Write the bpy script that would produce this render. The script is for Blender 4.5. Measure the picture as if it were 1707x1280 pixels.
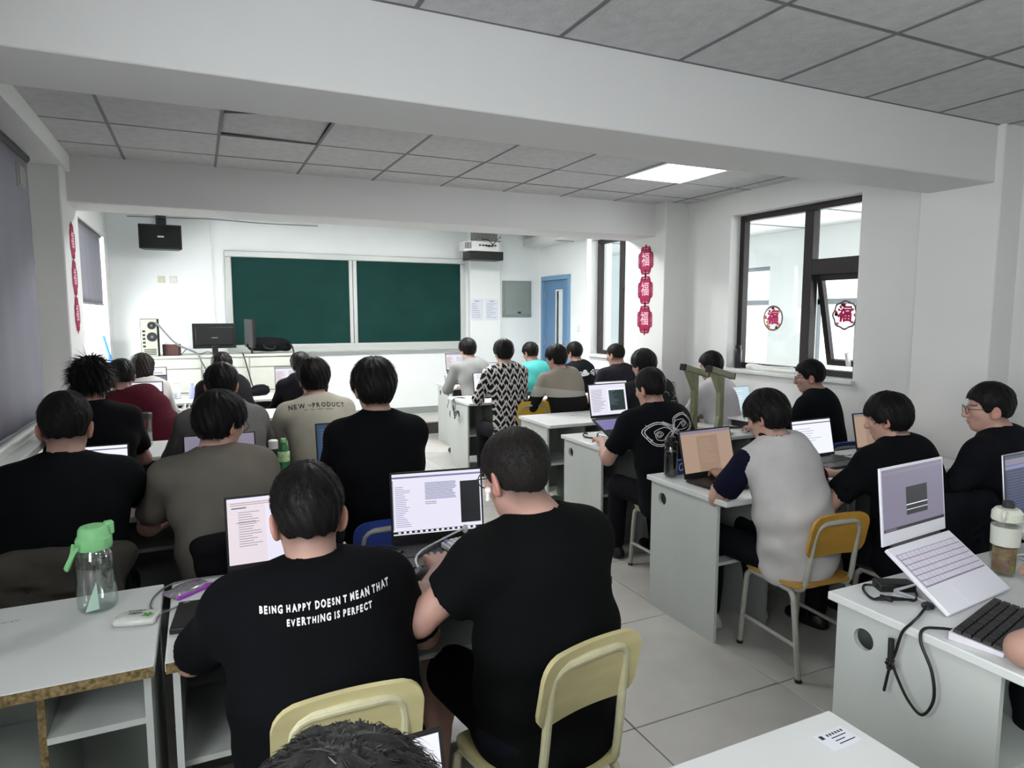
import bpy, bmesh, math, random
import numpy as np
from mathutils import Vector, Matrix
from mathutils.bvhtree import BVHTree

random.seed(7); np.random.seed(7)
for o in list(bpy.data.objects): bpy.data.objects.remove(o)
SC = bpy.context.scene
COL = SC.collection
R = math.radians

# ------------------------------------------------------------------ camera
cam_d = bpy.data.cameras.new('camera'); cam_d.sensor_width = 36.0
cam_d.lens = 1113.0 / 1707.0 * 36.0
cam_d.clip_start = 0.02; cam_d.clip_end = 200
cam = bpy.data.objects.new('camera', cam_d); COL.objects.link(cam)
cam.location = (0, 0, 1.70)
cam.rotation_euler = (R(90 - 6.001), 0, R(-25.132))
SC.camera = cam

# ------------------------------------------------------------------ world, daylight, exposure
W = bpy.data.worlds.new('world'); SC.world = W; W.use_nodes = True
bg = W.node_tree.nodes['Background']
bg.inputs[0].default_value = (0.86, 0.95, 1.0, 1); bg.inputs[1].default_value = 2.2
SC.view_settings.view_transform = 'Standard'; SC.view_settings.look = 'None'
SC.view_settings.gamma = 1.0; SC.view_settings.use_curve_mapping = False
SC.view_settings.exposure = 0.0

def daylight(name, loc, rot, sx, sy, power, col=(1.0, 0.985, 1.0)):
    l = bpy.data.lights.new(name, 'AREA'); l.shape = 'RECTANGLE'; l.size = sx; l.size_y = sy
    l.energy = power; l.color = col
    o = bpy.data.objects.new(name, l); COL.objects.link(o); o.location = loc; o.rotation_euler = rot
    return o
# daylight entering through the windows (left side near the photographer, left front, right corridor side)
daylight('window_daylight', (-1.45, -0.3, 1.75), (0, R(-90), 0), 1.6, 3.0, 150)
daylight('window_daylight', (-1.45, 8.45, 1.85), (0, R(-90), 0), 1.7, 2.2, 160)
daylight('window_daylight', (7.45, 4.4, 1.80), (0, R(90), 0), 1.8, 10.0, 520)

# ------------------------------------------------------------------ materials
MATS = {}
def srgb(h):
    if isinstance(h, str):
        h = h.lstrip('#'); v = [int(h[i:i+2], 16)/255 for i in (0, 2, 4)]
    else: v = [c/255 for c in h]
    return tuple(c/12.92 if c <= .04045 else ((c+.055)/1.055)**2.4 for c in v)

def mat(name, col, rough=.6, metal=0, noise=0., nscale=8., bump=0., bscale=60., spec=.5, trans=0., ior=1.45,
        alpha=1., emit=None, estr=0., stretch=(1, 1, 1), col2=None, coat=0.):
    if name in MATS: return MATS[name]
    m = bpy.data.materials.new(name); m.use_nodes = True; nt = m.node_tree; b = nt.nodes['Principled BSDF']
    c = srgb(col) if isinstance(col, str) else col
    b.inputs['Base Color'].default_value = (*c, 1); b.inputs['Roughness'].default_value = rough
    b.inputs['Metallic'].default_value = metal
    b.inputs['Specular IOR Level'].default_value = spec
    b.inputs['Transmission Weight'].default_value = trans; b.inputs['IOR'].default_value = ior
    b.inputs['Alpha'].default_value = alpha; b.inputs['Coat Weight'].default_value = coat
    if emit is not None:
        e = srgb(emit) if isinstance(emit, str) else emit
        b.inputs['Emission Color'].default_value = (*e, 1); b.inputs['Emission Strength'].default_value = estr
    if noise or bump:
        tc = nt.nodes.new('ShaderNodeTexCoord'); mp = nt.nodes.new('ShaderNodeMapping')
        mp.inputs['Scale'].default_value = stretch
        nt.links.new(tc.outputs['Object'], mp.inputs[0])
        if noise:
            n = nt.nodes.new('ShaderNodeTexNoise'); n.inputs['Scale'].default_value = nscale; n.inputs['Detail'].default_value = 6
            nt.links.new(mp.outputs[0], n.inputs['Vector'])
            mx = nt.nodes.new('ShaderNodeMix'); mx.data_type = 'RGBA'
            c2 = (srgb(col2) if isinstance(col2, str) else col2) if col2 else tuple(max(0, v*(1-noise)) for v in c)
            mx.inputs[6].default_value = (*c, 1); mx.inputs[7].default_value = (*c2, 1)
            cr = nt.nodes.new('ShaderNodeMapRange'); cr.inputs[1].default_value = .35; cr.inputs[2].default_value = .7
            nt.links.new(n.outputs[0], cr.inputs[0]); nt.links.new(cr.outputs[0], mx.inputs[0])
            nt.links.new(mx.outputs[2], b.inputs['Base Color'])
        if bump:
            n2 = nt.nodes.new('ShaderNodeTexNoise'); n2.inputs['Scale'].default_value = bscale; n2.inputs['Detail'].default_value = 4
            nt.links.new(mp.outputs[0], n2.inputs['Vector'])
            bp = nt.nodes.new('ShaderNodeBump'); bp.inputs['Strength'].default_value = bump; bp.inputs['Distance'].default_value = .01
            nt.links.new(n2.outputs[0], bp.inputs['Height']); nt.links.new(bp.outputs[0], b.inputs['Normal'])
    MATS[name] = m
    return m

def emit(name, col, s):
    if name in MATS: return MATS[name]
    m = bpy.data.materials.new(name); m.use_nodes = True; nt = m.node_tree
    b = nt.nodes['Principled BSDF']; c = srgb(col) if isinstance(col, str) else col
    b.inputs['Base Color'].default_value = (.02, .02, .02, 1); b.inputs['Roughness'].default_value = .4
    b.inputs['Emission Color'].default_value = (*c, 1); b.inputs['Emission Strength'].default_value = s
    MATS[name] = m
    return m

def cloth(name, col, **k):
    d = dict(rough=.88, noise=.18, nscale=6, bump=.25, bscale=9, spec=.10); d.update(k)
    return mat(name, col, **d)

PAINT = mat('wall_paint', '#e2e3e1', .75, noise=.05, nscale=1.3, bump=.04, bscale=30)
PAINT2 = mat('front_wall_paint', '#eff3f2', .7, noise=.06, nscale=1.2, bump=.04, bscale=30)
BEAMM = mat('beam_paint', '#e0e0df', .8, noise=.04, nscale=1.0, bump=.05, bscale=24)
TILEC = mat('ceiling_tile_board', '#c9c9ca', .9, noise=.14, nscale=14, bump=.35, bscale=70)
TBAR = mat('ceiling_grid_steel', '#6f7072', .6)
FLOORT = mat('floor_tile_stone', '#bdbbb6', .33, noise=.12, nscale=5, bump=.03, bscale=12)
GROUT = mat('grout', '#57554f', .9)
WHITEP = mat('desk_white_laminate', '#d8dbda', .35, noise=.04, nscale=3)
GREYP = mat('desk_grey_panel', '#c3c8c4', .5, noise=.10, nscale=2.5, stretch=(1, 1, .35))
DESKIN = mat('desk_grey_inside', '#8f9591', .6, noise=.1, nscale=3)
CHIP = mat('raw_chipboard', '#8d7a55', .9, noise=.5, nscale=90, bump=.5, bscale=150, col2='#4e4026')
BLACKP = mat('black_plastic', '#141415', .45)
DARKP = mat('dark_grey_plastic', '#2b2c2f', .5)
MIDP = mat('mid_grey_plastic', '#6b6e72', .5)
WHITEPL = mat('white_plastic', '#e4e4e2', .45)
LAV = mat('lavender_plastic', '#8f93c9', .5)
STEEL = mat('painted_steel', '#a9aaa0', .45, noise=.15, nscale=25)
CREAMT = mat('cream_painted_tube', '#c6c2a0', .4, noise=.15, nscale=30)
CREAM = mat('cream_plywood', '#c3b98a', .45, noise=.14, nscale=6, stretch=(1, 1, 4))
YELLOW = mat('yellow_plastic', '#d9b03a', .4, noise=.08)
OCHRE = mat('ochre_plywood', '#b98d3c', .4, noise=.15, nscale=5, stretch=(1, 1, 5))
BLUEP = mat('blue_plastic', '#2f4597', .4, noise=.08)
SILVER = mat('silver_metal', '#c9cad0', .35, metal=.6)
WHITEM = mat('white_laptop_shell', '#e6e5ee', .35)
BLACKM = mat('window_frame_aluminium', '#2c2827', .5, metal=.2)
def glass_mat(name, col, fac):
    m = bpy.data.materials.new(name); m.use_nodes = True; nt = m.node_tree; nt.nodes.clear()
    o = nt.nodes.new('ShaderNodeOutputMaterial'); mx = nt.nodes.new('ShaderNodeMixShader'); t = nt.nodes.new('ShaderNodeBsdfTransparent')
    g = nt.nodes.new('ShaderNodeBsdfGlossy'); g.inputs['Roughness'].default_value = .03; t.inputs[0].default_value = (*col, 1)
    mx.inputs[0].default_value = fac; nt.links.new(t.outputs[0], mx.inputs[1]); nt.links.new(g.outputs[0], mx.inputs[2]); nt.links.new(mx.outputs[0], o.inputs[0])
    MATS[name] = m; return m
GLASS = glass_mat('window_glass', (.97, .985, .985), .05)
CLEARP = glass_mat('clear_plastic', (.95, .98, .97), .13)
WATER = glass_mat('water', (.92, .97, .95), .20)
GREENL = mat('mint_green_plastic', '#8ed693', .4)
BOARDG = mat('chalkboard_green', '#0d332f', .75, spec=.2, noise=.22, nscale=2.2, bump=.03, bscale=40, col2='#133b37')
ALU = mat('aluminium_frame', '#c3c7c4', .45, metal=.25)
BLIND = mat('roller_blind_grey', '#8f8e99', .85, noise=.12, nscale=3, stretch=(1, 1, .15))
REDP = mat('red_paper', '#a31648', .8, noise=.15, nscale=20)
PALEP = mat('pale_pink_paper', '#e9c3d4', .8)
CABLE = mat('black_cable', '#111112', .5)
CABLEW = mat('white_cable', '#d9d9d7', .45)
PAPER = mat('paper', '#dfe2ea', .7)
INK = mat('ink', '#2a2c33', .7)
RUB = mat('rubber_foot', '#222222', .8)

# ------------------------------------------------------------------ helpers
def tag(o, label=None, cat=None, group=None, kind=None):
    if label: o['label'] = label
    if cat: o['category'] = cat
    if group: o['group'] = group
    if kind: o['kind'] = kind
    return o

def empty(name, loc=(0, 0, 0), rz=0., label=None, cat=None, group=None):
    o = bpy.data.objects.new(name, None); COL.objects.link(o)
    o.location = loc; o.rotation_euler = (0, 0, rz); o.empty_display_size = .1
    return tag(o, label, cat, group)

def rotm(rx=0, ry=0, rz=0):
    return np.array(Matrix.Rotation(rz, 3, 'Z') @ Matrix.Rotation(ry, 3, 'Y') @ Matrix.Rotation(rx, 3, 'X'))

def catmull(pts, n=8):
    P = [np.array(p, float) for p in pts]; P = [2*P[0]-P[1]] + P + [2*P[-1]-P[-2]]; out = []
    for i in range(1, len(P)-2):
        for j in range(n):
            t = j/n; a, b, c, d = P[i-1:i+3]
            out.append(.5*((2*b)+(-a+c)*t+(2*a-5*b+4*c-d)*t*t+(-a+3*b-3*c+d)*t**3))
    out.append(P[-2]); return out

class MB:
    def __init__(s): s.v = []; s.f = []; s.m = []
    def add(s, V, F, mi=0):
        o = len(s.v); s.v += [tuple(float(c) for c in p) for p in V]
        s.f += [tuple(i+o for i in f) for f in F]; s.m += [mi]*len(F); return s
    def box(s, lo, hi, mi=0, M=None, at=(0, 0, 0)):
        V = np.array([(x, y, z) for z in (lo[2], hi[2]) for y in (lo[1], hi[1]) for x in (lo[0], hi[0])], float)
        if M is not None: V = V @ np.array(M).T
        V = V + np.array(at)
        return s.add(V, [(0, 2, 3, 1), (4, 5, 7, 6), (0, 1, 5, 4), (2, 6, 7, 3), (0, 4, 6, 2), (1, 3, 7, 5)], mi)
    def cbox(s, c, size, M=None, mi=0):
        h = np.array(size)/2; return s.box(-h, h, mi, M, c)
    def tube(s, pts, r, n=8, closed=False, mi=0, flat=1.0):
        P = [np.array(p, float) for p in pts]; N = len(P); V = []; prev = None
        rr = r if hasattr(r, '__len__') else [r]*N
        for i in range(N):
            a = P[(i-1) % N] if (closed or i > 0) else P[i]; b = P[(i+1) % N] if (closed or i < N-1) else P[i]
            t = b-a; t = t/(np.linalg.norm(t)+1e-9)
            if prev is None:
                u = np.cross(t, (0, 0, 1)); 
                if np.linalg.norm(u) < 1e-3: u = np.cross(t, (0, 1, 0))
            else: u = prev - t*np.dot(prev, t)
            u = u/(np.linalg.norm(u)+1e-9); prev = u; w = np.cross(t, u)
            for k in range(n):
                a_ = 2*math.pi*k/n; V.append(P[i]+rr[i]*(math.cos(a_)*u+flat*math.sin(a_)*w))
        F = []
        for i in range(N if closed else N-1):
            for k in range(n):
                k2 = (k+1) % n; j = (i+1) % N
                F.append((i*n+k, i*n+k2, j*n+k2, j*n+k))
        if not closed: F.append(tuple(range(n-1, -1, -1))); F.append(tuple((N-1)*n+k for k in range(n)))
        return s.add(V, F, mi)
    def lathe(s, prof, n=20, at=(0, 0, 0), M=None, mi=0):
        V = []; F = []
        for r, z in prof:
            for k in range(n):
                a = 2*math.pi*k/n; V.append((r*math.cos(a), r*math.sin(a), z))
        for i in range(len(prof)-1):
            for k in range(n):
                k2 = (k+1) % n; F.append((i*n+k, i*n+k2, (i+1)*n+k2, (i+1)*n+k))
        F.append(tuple(range(n-1, -1, -1))); F.append(tuple((len(prof)-1)*n+k for k in range(n)))
        V = np.array(V)
        if M is not None: V = V @ np.array(M).T
        return s.add(V+np.array(at), F, mi)
    def prism(s, poly, z0, z1, M=None, at=(0, 0, 0), mi=0):
        n = len(poly); V = np.array([(x, y, z) for z in (z0, z1) for x, y in poly], float)
        if M is not None: V = V @ np.array(M).T
        F = [tuple(range(n-1, -1, -1)), tuple(range(n, 2*n))]+[(i, (i+1) % n, n+(i+1) % n, n+i) for i in range(n)]
        return s.add(V+np.array(at), F, mi)
    def quad(s, a, b, c, d, mi=0): return s.add([a, b, c, d], [(0, 1, 2, 3)], mi)
    def mesh(s, name):
        m = bpy.data.meshes.new(name); m.from_pydata(s.v, [], s.f); m.update(); return m
    def build(s, name, mats, parent=None, bevel=0., loc=(0, 0, 0), rot=None, smooth=True, seg=2, sub=0, angle=35):
        m = s.mesh(name)
        mats = mats if isinstance(mats, (list, tuple)) else [mats]
        for mm in mats: m.materials.append(mm)
        if len(mats) > 1: m.polygons.foreach_set('material_index', s.m)
        if smooth: m.shade_smooth(); m.set_sharp_from_angle(angle=R(angle))
        o = bpy.data.objects.new(name, m); COL.objects.link(o); o.location = loc
        if rot is not None: o.rotation_euler = rot
        if parent is not None: o.parent = parent
        if sub:
            md = o.modifiers.new('sub', 'SUBSURF'); md.levels = md.render_levels = sub
        if bevel:
            md = o.modifiers.new('bev', 'BEVEL'); md.width = bevel; md.segments = seg; md.limit_method = 'ANGLE'; md.angle_limit = R(40)
        return o

def rrect(w, h, r, n=5, cx=0, cy=0):
    P = []
    for sx, sy, a0 in ((1, 1, 0), (-1, 1, 90), (-1, -1, 180), (1, -1, 270)):
        for k in range(n+1):
            a = R(a0+90*k/n); P.append((cx+sx*(w/2-r)+r*math.cos(a), cy+sy*(h/2-r)+r*math.sin(a)))
    return P

def copy_tree(o, parent=None):
    c = o.copy(); COL.objects.link(c)
    if parent is not None: c.parent = parent
    for ch in [x for x in bpy.data.objects if x.parent == o]: copy_tree(ch, c)
    return c

def place(o, loc, rz=0.):
    o.location = loc; o.rotation_euler = (0, 0, rz); return o

def struct(mb, name, m, **k): return tag(mb.build(name, m, **k), kind='structure')

def text_mesh(s, size, bold=0., shear=0., spacing=1., align='CENTER', res=3):
    c = bpy.data.curves.new('txt', 'FONT'); c.body = s; c.size = size; c.offset = bold; c.shear = shear
    c.space_character = spacing; c.align_x = align; c.align_y = 'CENTER'; c.resolution_u = res; c.extrude = 0
    o = bpy.data.objects.new('txt', c); COL.objects.link(o)
    dg = bpy.context.evaluated_depsgraph_get(); m = bpy.data.meshes.new_from_object(o.evaluated_get(dg))
    V = np.array([v.co[:] for v in m.vertices]) if len(m.vertices) else np.zeros((0, 3)); F = [tuple(p.vertices) for p in m.polygons]
    bpy.data.objects.remove(o); bpy.data.curves.remove(c); bpy.data.meshes.remove(m)
    return V, F
# ================================================================== THE ROOM
XL, XR, YB, YF, ZC, ZF = -0.98, 4.60, -3.4, 9.90, 2.82, 3.00

# floor with separate stone tiles
fl = struct(MB().box((-1.3, YB-.25, -.12), (5.45, YF+.25, -.006)), 'floor', GROUT)
tm = MB().box((-.3975, -.3975, -.01), (.3975, .3975, 0)).build('floor_tile', FLOORT, fl, bevel=.002, seg=1)
first = True
for i in range(-4, 5):
    for j in range(-2, 10):
        x, y = 1.56+.8*i+.4, 2.13+.8*j+.4
        if x > 5.5 or y > YF: continue
        t = tm if first else tm.copy()
        if not first: COL.objects.link(t)
        first = False; t.location = (x, y, random.uniform(-.0006, .0004))
# raised platform before the blackboard
struct(MB().box((-.98, 9.02, 0), (4.4, YF, .17)), 'floor_platform', FLOORT, bevel=.004)
struct(MB().box((-.98, 9.005, 0), (4.4, 9.02, .155)), 'trim_1', mat('platform_riser_brown', '#4a4542', .6, noise=.3, nscale=6))

def wall_y(name, x0, x1, y0, y1, z1, holes, m):
    """wall running along y with rectangular openings (y0,y1,z0,z1)"""
    mb = MB(); ys = y0
    for (a, b, c, d) in sorted(holes):
        if a > ys: mb.box((x0, ys, 0), (x1, a, z1))
        mb.box((x0, a, 0), (x1, b, c)); mb.box((x0, a, d), (x1, b, z1)); ys = b
    if ys < y1: mb.box((x0, ys, 0), (x1, y1, z1))
    return struct(mb, name, m)

WL1, WL3 = (-1.7, 1.1, .98, 2.5), (7.55, 9.5, 1.0, 2.62)
wall_y('wall_left', XL-.25, XL, YB, YF, ZF, [WL1, WL3], PAINT)
WR1, WR2 = (-1.6, 1.0, 1.15, 2.6), (3.56, 4.94, 1.15, 2.62)
wall_y('wall_right', XR, XR+.24, YB, 6.25, ZF, [WR1, WR2], PAINT)
WR3 = (6.30, 7.58, 1.14, 2.66)
wall_y('wall_right_front', 4.70, 4.94, 6.25, 7.68, ZF, [WR3], PAINT2)
DOOR = (8.88, 9.80, .0, 2.30)
wall_y('wall_right_entrance', 5.15, 5.38, 8.12, YF, ZF, [DOOR], PAINT2)
struct(MB().prism([(4.70, 7.68), (4.76, 7.66), (5.17, 8.10), (5.15, 8.14)], 0, ZF), 'wall_return', PAINT2)
struct(MB().box((XL-.25, YF, 0), (5.4, YF+.2, ZF)), 'wall_front', PAINT2)
struct(MB().box((3.88, YF-.09, 0.0), (4.40, YF, ZF)), 'wall_front_pilaster', PAINT2, bevel=.01)
struct(MB().box((XL-.25, YB-.2, 0), (5.0, YB, ZF)), 'wall_back', PAINT)
struct(MB().box((XL, YF-.02, .17), (3.88, YF, .27)), 'baseboard_front', mat('baseboard_grey', '#8d9490', .5))
# columns and beams
struct(MB().box((4.32, 5.56, 0), (XR+.1, 6.26, ZF)), 'column_right', PAINT, bevel=.012)
struct(MB().box((4.38, 2.46, 0), (XR+.1, 2.96, ZF)), 'column_right', PAINT, bevel=.012)
struct(MB().box((XL-.05, 5.50, 0), (-.80, 6.10, ZF)), 'column_left', PAINT, bevel=.012)
struct(MB().box((XL-.05, 2.46, 0), (-.86, 2.96, ZF)), 'column_left', PAINT, bevel=.012)
struct(MB().box((XL, 2.50, 2.485), (4.45, 2.91, ZF)), 'ceiling_beam', BEAMM, bevel=.008)
struct(MB().box((XL, 5.73, 2.492), (4.36, 6.20, ZF+.02)), 'ceiling_beam', BEAMM, bevel=.008)
struct(MB().box((XL, 2.91, 2.70), (-.77, 5.73, ZC)), 'trim_2', PAINT, bevel=.006)
# ceiling: slab above a hung grid of separate boards
ce = struct(MB().box((XL-.2, YB-.2, ZC+.03), (XR+.3, 5.9, ZC+.12)), 'ceiling', mat('ceiling_void', '#4c4d50', .9))
struct(MB().box((XL-.2, 5.9, ZF), (5.4, YF+.2, ZF+.1)), 'ceiling_front', PAINT2)
XG = [1.99+.605*k for k in range(-5, 5)]
YN = [1.893-.605*k for k in range(5, -1, -1)]+[2.498]
YM = [2.91, 3.50, 4.105, 4.71, 5.315, 5.74]
tiles = {}
def ctile(w, d):
    k = (round(w, 3), round(d, 3))
    if k not in tiles:
        o = MB().box((-w/2, -d/2, 0), (w/2, d/2, .014)).build('ceiling_tile', TILEC, ce, bevel=.003, seg=1); tiles[k] = o; return o
    o = tiles[k].copy(); COL.objects.link(o); return o
xs = [XL]+[x for x in XG if x > XL+.05]+[XR]
LIGHTS = {(3.20, 4.105)}
for ylist in (YN, YM):
    for a, b in zip(ylist, ylist[1:]):
        for c, d in zip(xs, xs[1:]):
            if (abs(c-3.2) < .02 and abs(a-4.105) < .02) or (abs(c-.78) < .02 and abs(a-3.5) < .02): continue
            t = ctile(d-c-.012, b-a-.012)
            t.location = ((c+d)/2, (a+b)/2, ZC+random.uniform(-.001, .001))
            t.rotation_euler = (R(random.uniform(-.15, .15)), R(random.uniform(-.15, .15)), 0)
            if abs(c-.175) < .02 and abs(a-4.105) < .02:
                t.location.z += .022; t.rotation_euler = (R(-2.2), R(.8), 0)
for ylist in (YN, YM):
    y0, y1 = ylist[0], ylist[-1]
    for x in XG:
        if x > XL: MB().box((x-.009, y0, ZC-.003), (x+.009, y1, ZC+.004)).build('grid_bar', TBAR, ce)
    for y in ylist:
        MB().box((XL, y-.007, ZC-.002), (XR, y+.007, ZC+.005)).build('grid_bar', TBAR, ce)

def panel_light(x, y, z, s, w, label):
    e = empty('ceiling_light', (x, y, z), 0, label, 'light', 'square ceiling panels')
    MB().box((-.298, -.298, -.012), (-.28, .298, .03)).box((.28, -.298, -.012), (.298, .298, .03)).box((-.28, -.298, -.012), (.28, -.28, .03)).box((-.28, .28, -.012), (.28, .298, .03)).build('frame', WHITEPL, e)
    MB().box((-.28, -.28, -.006), (.28, .28, .02)).build('diffuser', emit('led_panel_%d' % s, (1, .995, .985), s), e)
    return e
panel_light(3.5025, 4.4075, ZC, 8, 1, 'lit square white panel set into the hung ceiling')
panel_light(1.2, 7.3, ZF, 100, 1, 'lit square panel in the ceiling before the blackboard')
panel_light(3.2, 7.3, ZF, 90, 1, 'lit square panel in the ceiling before the blue door')
panel_light(1.08, 3.80, ZC, 22, 1, 'added floor-brightening panel in the ceiling hidden by the near beam')  # panel added out of sight to brighten the floor
panel_light(2.6, -.8, ZC-.01, 14, 1, 'added unseen fill panel in the ceiling behind the photographer')  # unseen panel added as overhead fill at the rear
panel_light(.6, -.8, ZC-.01, 26, 1, 'added unseen fill panel in the ceiling by the rear left window')  # second rear panel, added out of view for more overhead light

# ------------------------------------------------------------------ windows
def pane(mb_list, name, parent): pass
def window_right(n, x, y0, y1, z0, z1, ym, zt, ang):
    """aluminium window in a wall along y: left fixed light (far side), right transom light over an awning sash"""
    w = empty('window_%d' % n, (x, y0, z0)); w['kind'] = 'structure'
    Y, Z = y1-y0, z1-z0; f = .055
    m = ym-y0; t = zt-z0
    fr = MB().box((0, 0, 0), (.07, Y, f)).box((0, 0, Z-f), (.07, Y, Z)).box((0, 0, f), (.07, f, Z-f)).box((0, Y-f, f), (.07, Y, Z-f))
    fr.box((-.005, m-.045, f), (.075, m+.045, Z-f)).box((-.005, f, t-.055), (.075, m-.045, t+.075))
    fr.build('window_frame', BLACKM, w, bevel=.004)
    MB().box((.03, m+.045, f), (.036, Y-f, Z-f)).build('pane', GLASS, w)
    MB().box((.03, f, t+.075), (.036, m-.045, Z-f)).build('pane', GLASS, w)
    # awning sash pushed outwards at the bottom
    sw, sh = m-.045-f-.01, t-.055-f
    s = empty('sash', (.05, f+.005, t-.055)); s.parent = w; s.rotation_euler = (0, R(-ang), 0)
    MB().box((0, 0, -sh), (.045, .05, 0)).box((0, sw-.05, -sh), (.045, sw, 0)).box((0, .05, -.05), (.045, sw-.05, 0)).box((0, .05, -sh), (.045, sw-.05, -sh+.05)).build('sash_frame', BLACKM, s, bevel=.003)
    MB().box((.018, .05, -sh+.05), (.024, sw-.05, -.05)).build('sash_pane', GLASS, s)
    MB().box((-.04, sw/2-.012, -sh+.01), (0, sw/2+.012, -sh+.13)).build('sash_handle', WHITEPL, s, bevel=.004)
    # stays
    MB().tube([(.03, f+.01, t-.35), (.03+sh*.42*math.sin(R(ang)), f+.012, t-.62)], .006).build('stay', STEEL, w)
    return w
window_right(1, 4.72, WR2[0], WR2[1], WR2[2]+.03, WR2[3], 4.14, 2.08, 13)
window_right(2, 4.80, WR3[0], WR3[1], WR3[2]+.03, WR3[3], 7.02, 2.08, 13)
struct(MB().box((4.56, WR2[0]-.02, WR2[2]), (4.74, WR2[1]+.01, WR2[2]+.035)), 'trim_3', WHITEP, bevel=.006)
struct(MB().box((4.66, WR3[0]-.0, WR3[2]), (4.82, WR3[1]+.01, WR3[2]+.035)), 'trim_4', WHITEP, bevel=.006)
# left windows
def window_left(n, hole, x):
    y0, y1, z0, z1 = hole; w = empty('window_%d' % n, (x, y0, z0)); w['kind'] = 'structure'
    Y, Z, f = y1-y0, z1-z0, .05
    mb = MB().box((0, 0, 0), (.06, Y, f)).box((0, 0, Z-f), (.06, Y, Z))
    k = 3
    for i in range(k+1): mb.box((0, max(0, i*Y/k-f/2), f), (.06, min(Y, i*Y/k+f/2), Z-f))
    mb.build('window_frame', WHITEPL, w, bevel=.003)
    for i in range(k): MB().box((.03, i*Y/k+f/2, f), (.035, (i+1)*Y/k-f/2, Z-f)).build('pane', GLASS, w)
window_left(3, WL3, -1.16)
window_left(4, WL1, -1.16)
# roller blinds
def blind(loc, y0, y1, z0, z1, label):
    e = empty('roller_blind', loc, 0, label, 'blind', 'grey roller blinds')
    n = 24; V = []; F = []
    for i in range(n+1):
        y = y0+(y1-y0)*i/n
        for j in range(9):
            z = z0+(z1-z0)*j/8; V.append((.007*math.sin(i*1.3+j*.35)*(1-j/9), y, z))
    for i in range(n):
        for j in range(8): F.append((i*9+j, (i+1)*9+j, (i+1)*9+j+1, i*9+j+1))
    o = MB().add(V, F).build('fabric', BLIND, e); md = o.modifiers.new('s', 'SOLIDIFY'); md.thickness = .002
    MB().tube([(0, y0, z0), (0, y1, z0)], .012).build('bottom_rail', MIDP, e)
    MB().tube([(-.01, y0, z1+.02), (-.01, y1, z1+.02)], .03, 12).build('roller', DARKP, e)
blind((-.94, 0, 0), 2.97, 5.27, 1.04, 2.66, 'large grey roller blind drawn down over the window by the desks')
blind((-1.02, 0, 0), 7.62, 9.45, 1.81, 2.60, 'grey roller blind half drawn over the window by the podium')
struct(MB().box((-.98, 2.97, .96), (-.80, 5.40, 1.0)), 'trim_5', WHITEP, bevel=.006)

# corridor seen through the right windows
struct(MB().box((4.84, YB, -.1), (7.3, 12.5, -.005)), 'floor_corridor', FLOORT)
struct(MB().box((4.84, YB, 2.78), (7.3, 12.5, 2.9)), 'ceiling_corridor', PAINT)
for i, y in enumerate((3.2, 5.0, 6.2, 7.4, 8.8)):
    struct(MB().box((4.84, y-.008, 2.772), (7.1, y+.008, 2.78)), 'trim_corridor_%d' % (i+1), TBAR)
CH = [(-3, -1.6, .95, 2.35), (-1.0, .4, .95, 2.35), (1.0, 2.6, .95, 2.35), (3.1, 4.5, .95, 2.35), (4.95, 6.10, .95, 2.35), (6.85, 8.2, .95, 2.35), (8.9, 10.2, .95, 2.35)]
wall_y('wall_corridor', 7.1, 7.3, YB, 12.5, 2.8, CH, PAINT2)
struct(MB().box((4.84, 12.4, 0), (7.2, 12.6, 2.8)), 'wall_corridor_end', PAINT2)
struct(MB().box((4.84, YB-.1, 0), (7.2, YB, 2.8)), 'wall_corridor_back', PAINT2)
for i, (a, b, c, d) in enumerate(CH[3:]):
    w = empty('window_%d' % (5+i), (7.16, a, c)); w['kind'] = 'structure'; Y, Z = b-a, d-c
    GF = mat('corridor_window_frame', '#8d9599', .5)
    mb = MB().box((0, 0, 0), (.06, Y, .06)).box((0, 0, Z-.06), (.06, Y, Z)).box((0, 0, 0), (.06, .06, Z)).box((0, Y-.06, 0), (.06, Y, Z)).box((0, 0, Z*.62), (.06, Y, Z*.62+.07)).box((0, Y/2-.03, 0), (.06, Y/2+.03, Z*.62))
    mb.build('window_frame', GF, w)
sm = empty('smoke_detector', (5.9, 4.3, 2.78), 0, 'small round white detector on the corridor ceiling', 'detector')
MB().lathe([(.05, 0), (.06, -.015), (.045, -.04), (.02, -.045)][::-1], 20).build('housing', WHITEPL, sm)
MB().lathe([(.07, -.006), (.07, 0)], 20).build('base_plate', WHITEPL, sm)

# door
dr = empty('door_1', (5.17, 8.88, .0)); dr['kind'] = 'structure'
DBL = mat('blue_door_paint', '#6488ad', .45, noise=.06)
DBF = mat('blue_door_frame', '#7296b6', .45)
MB().box((-.05, 0, .17), (.06, .06, 2.30)).box((-.05, .86, .17), (.06, .92, 2.30)).box((-.05, .06, 2.23), (.06, .86, 2.30)).build('door_frame', DBF, dr, bevel=.004)
mb = MB().box((0, .06, .17), (.045, .30, 2.23)).box((0, .48, .17), (.045, .86, 2.23)).box((0, .30, 2.06), (.045, .48, 2.23)).box((0, .30, .17), (.045, .48, .95))
mb.build('door_leaf', DBL, dr, bevel=.003)
MB().box((-.006, .28, .93), (.05, .30, 2.08)).box((-.006, .48, .93), (.05, .50, 2.08)).box((-.006, .30, .93), (.05, .48, .95)).box((-.006, .30, 2.06), (.05, .48, 2.08)).build('vision_frame', WHITEPL, dr)
MB().box((.018, .30, .95), (.024, .48, 2.06)).build('vision_pane', GLASS, dr)
MB().box((-.02, .10, 1.12), (0, .14, 1.28)).box((-.06, .10, 1.19), (-.045, .24, 1.21)).box((-.05, .115, 1.195), (0, .135, 1.205)).build('door_handle', STEEL, dr, bevel=.003)
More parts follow.
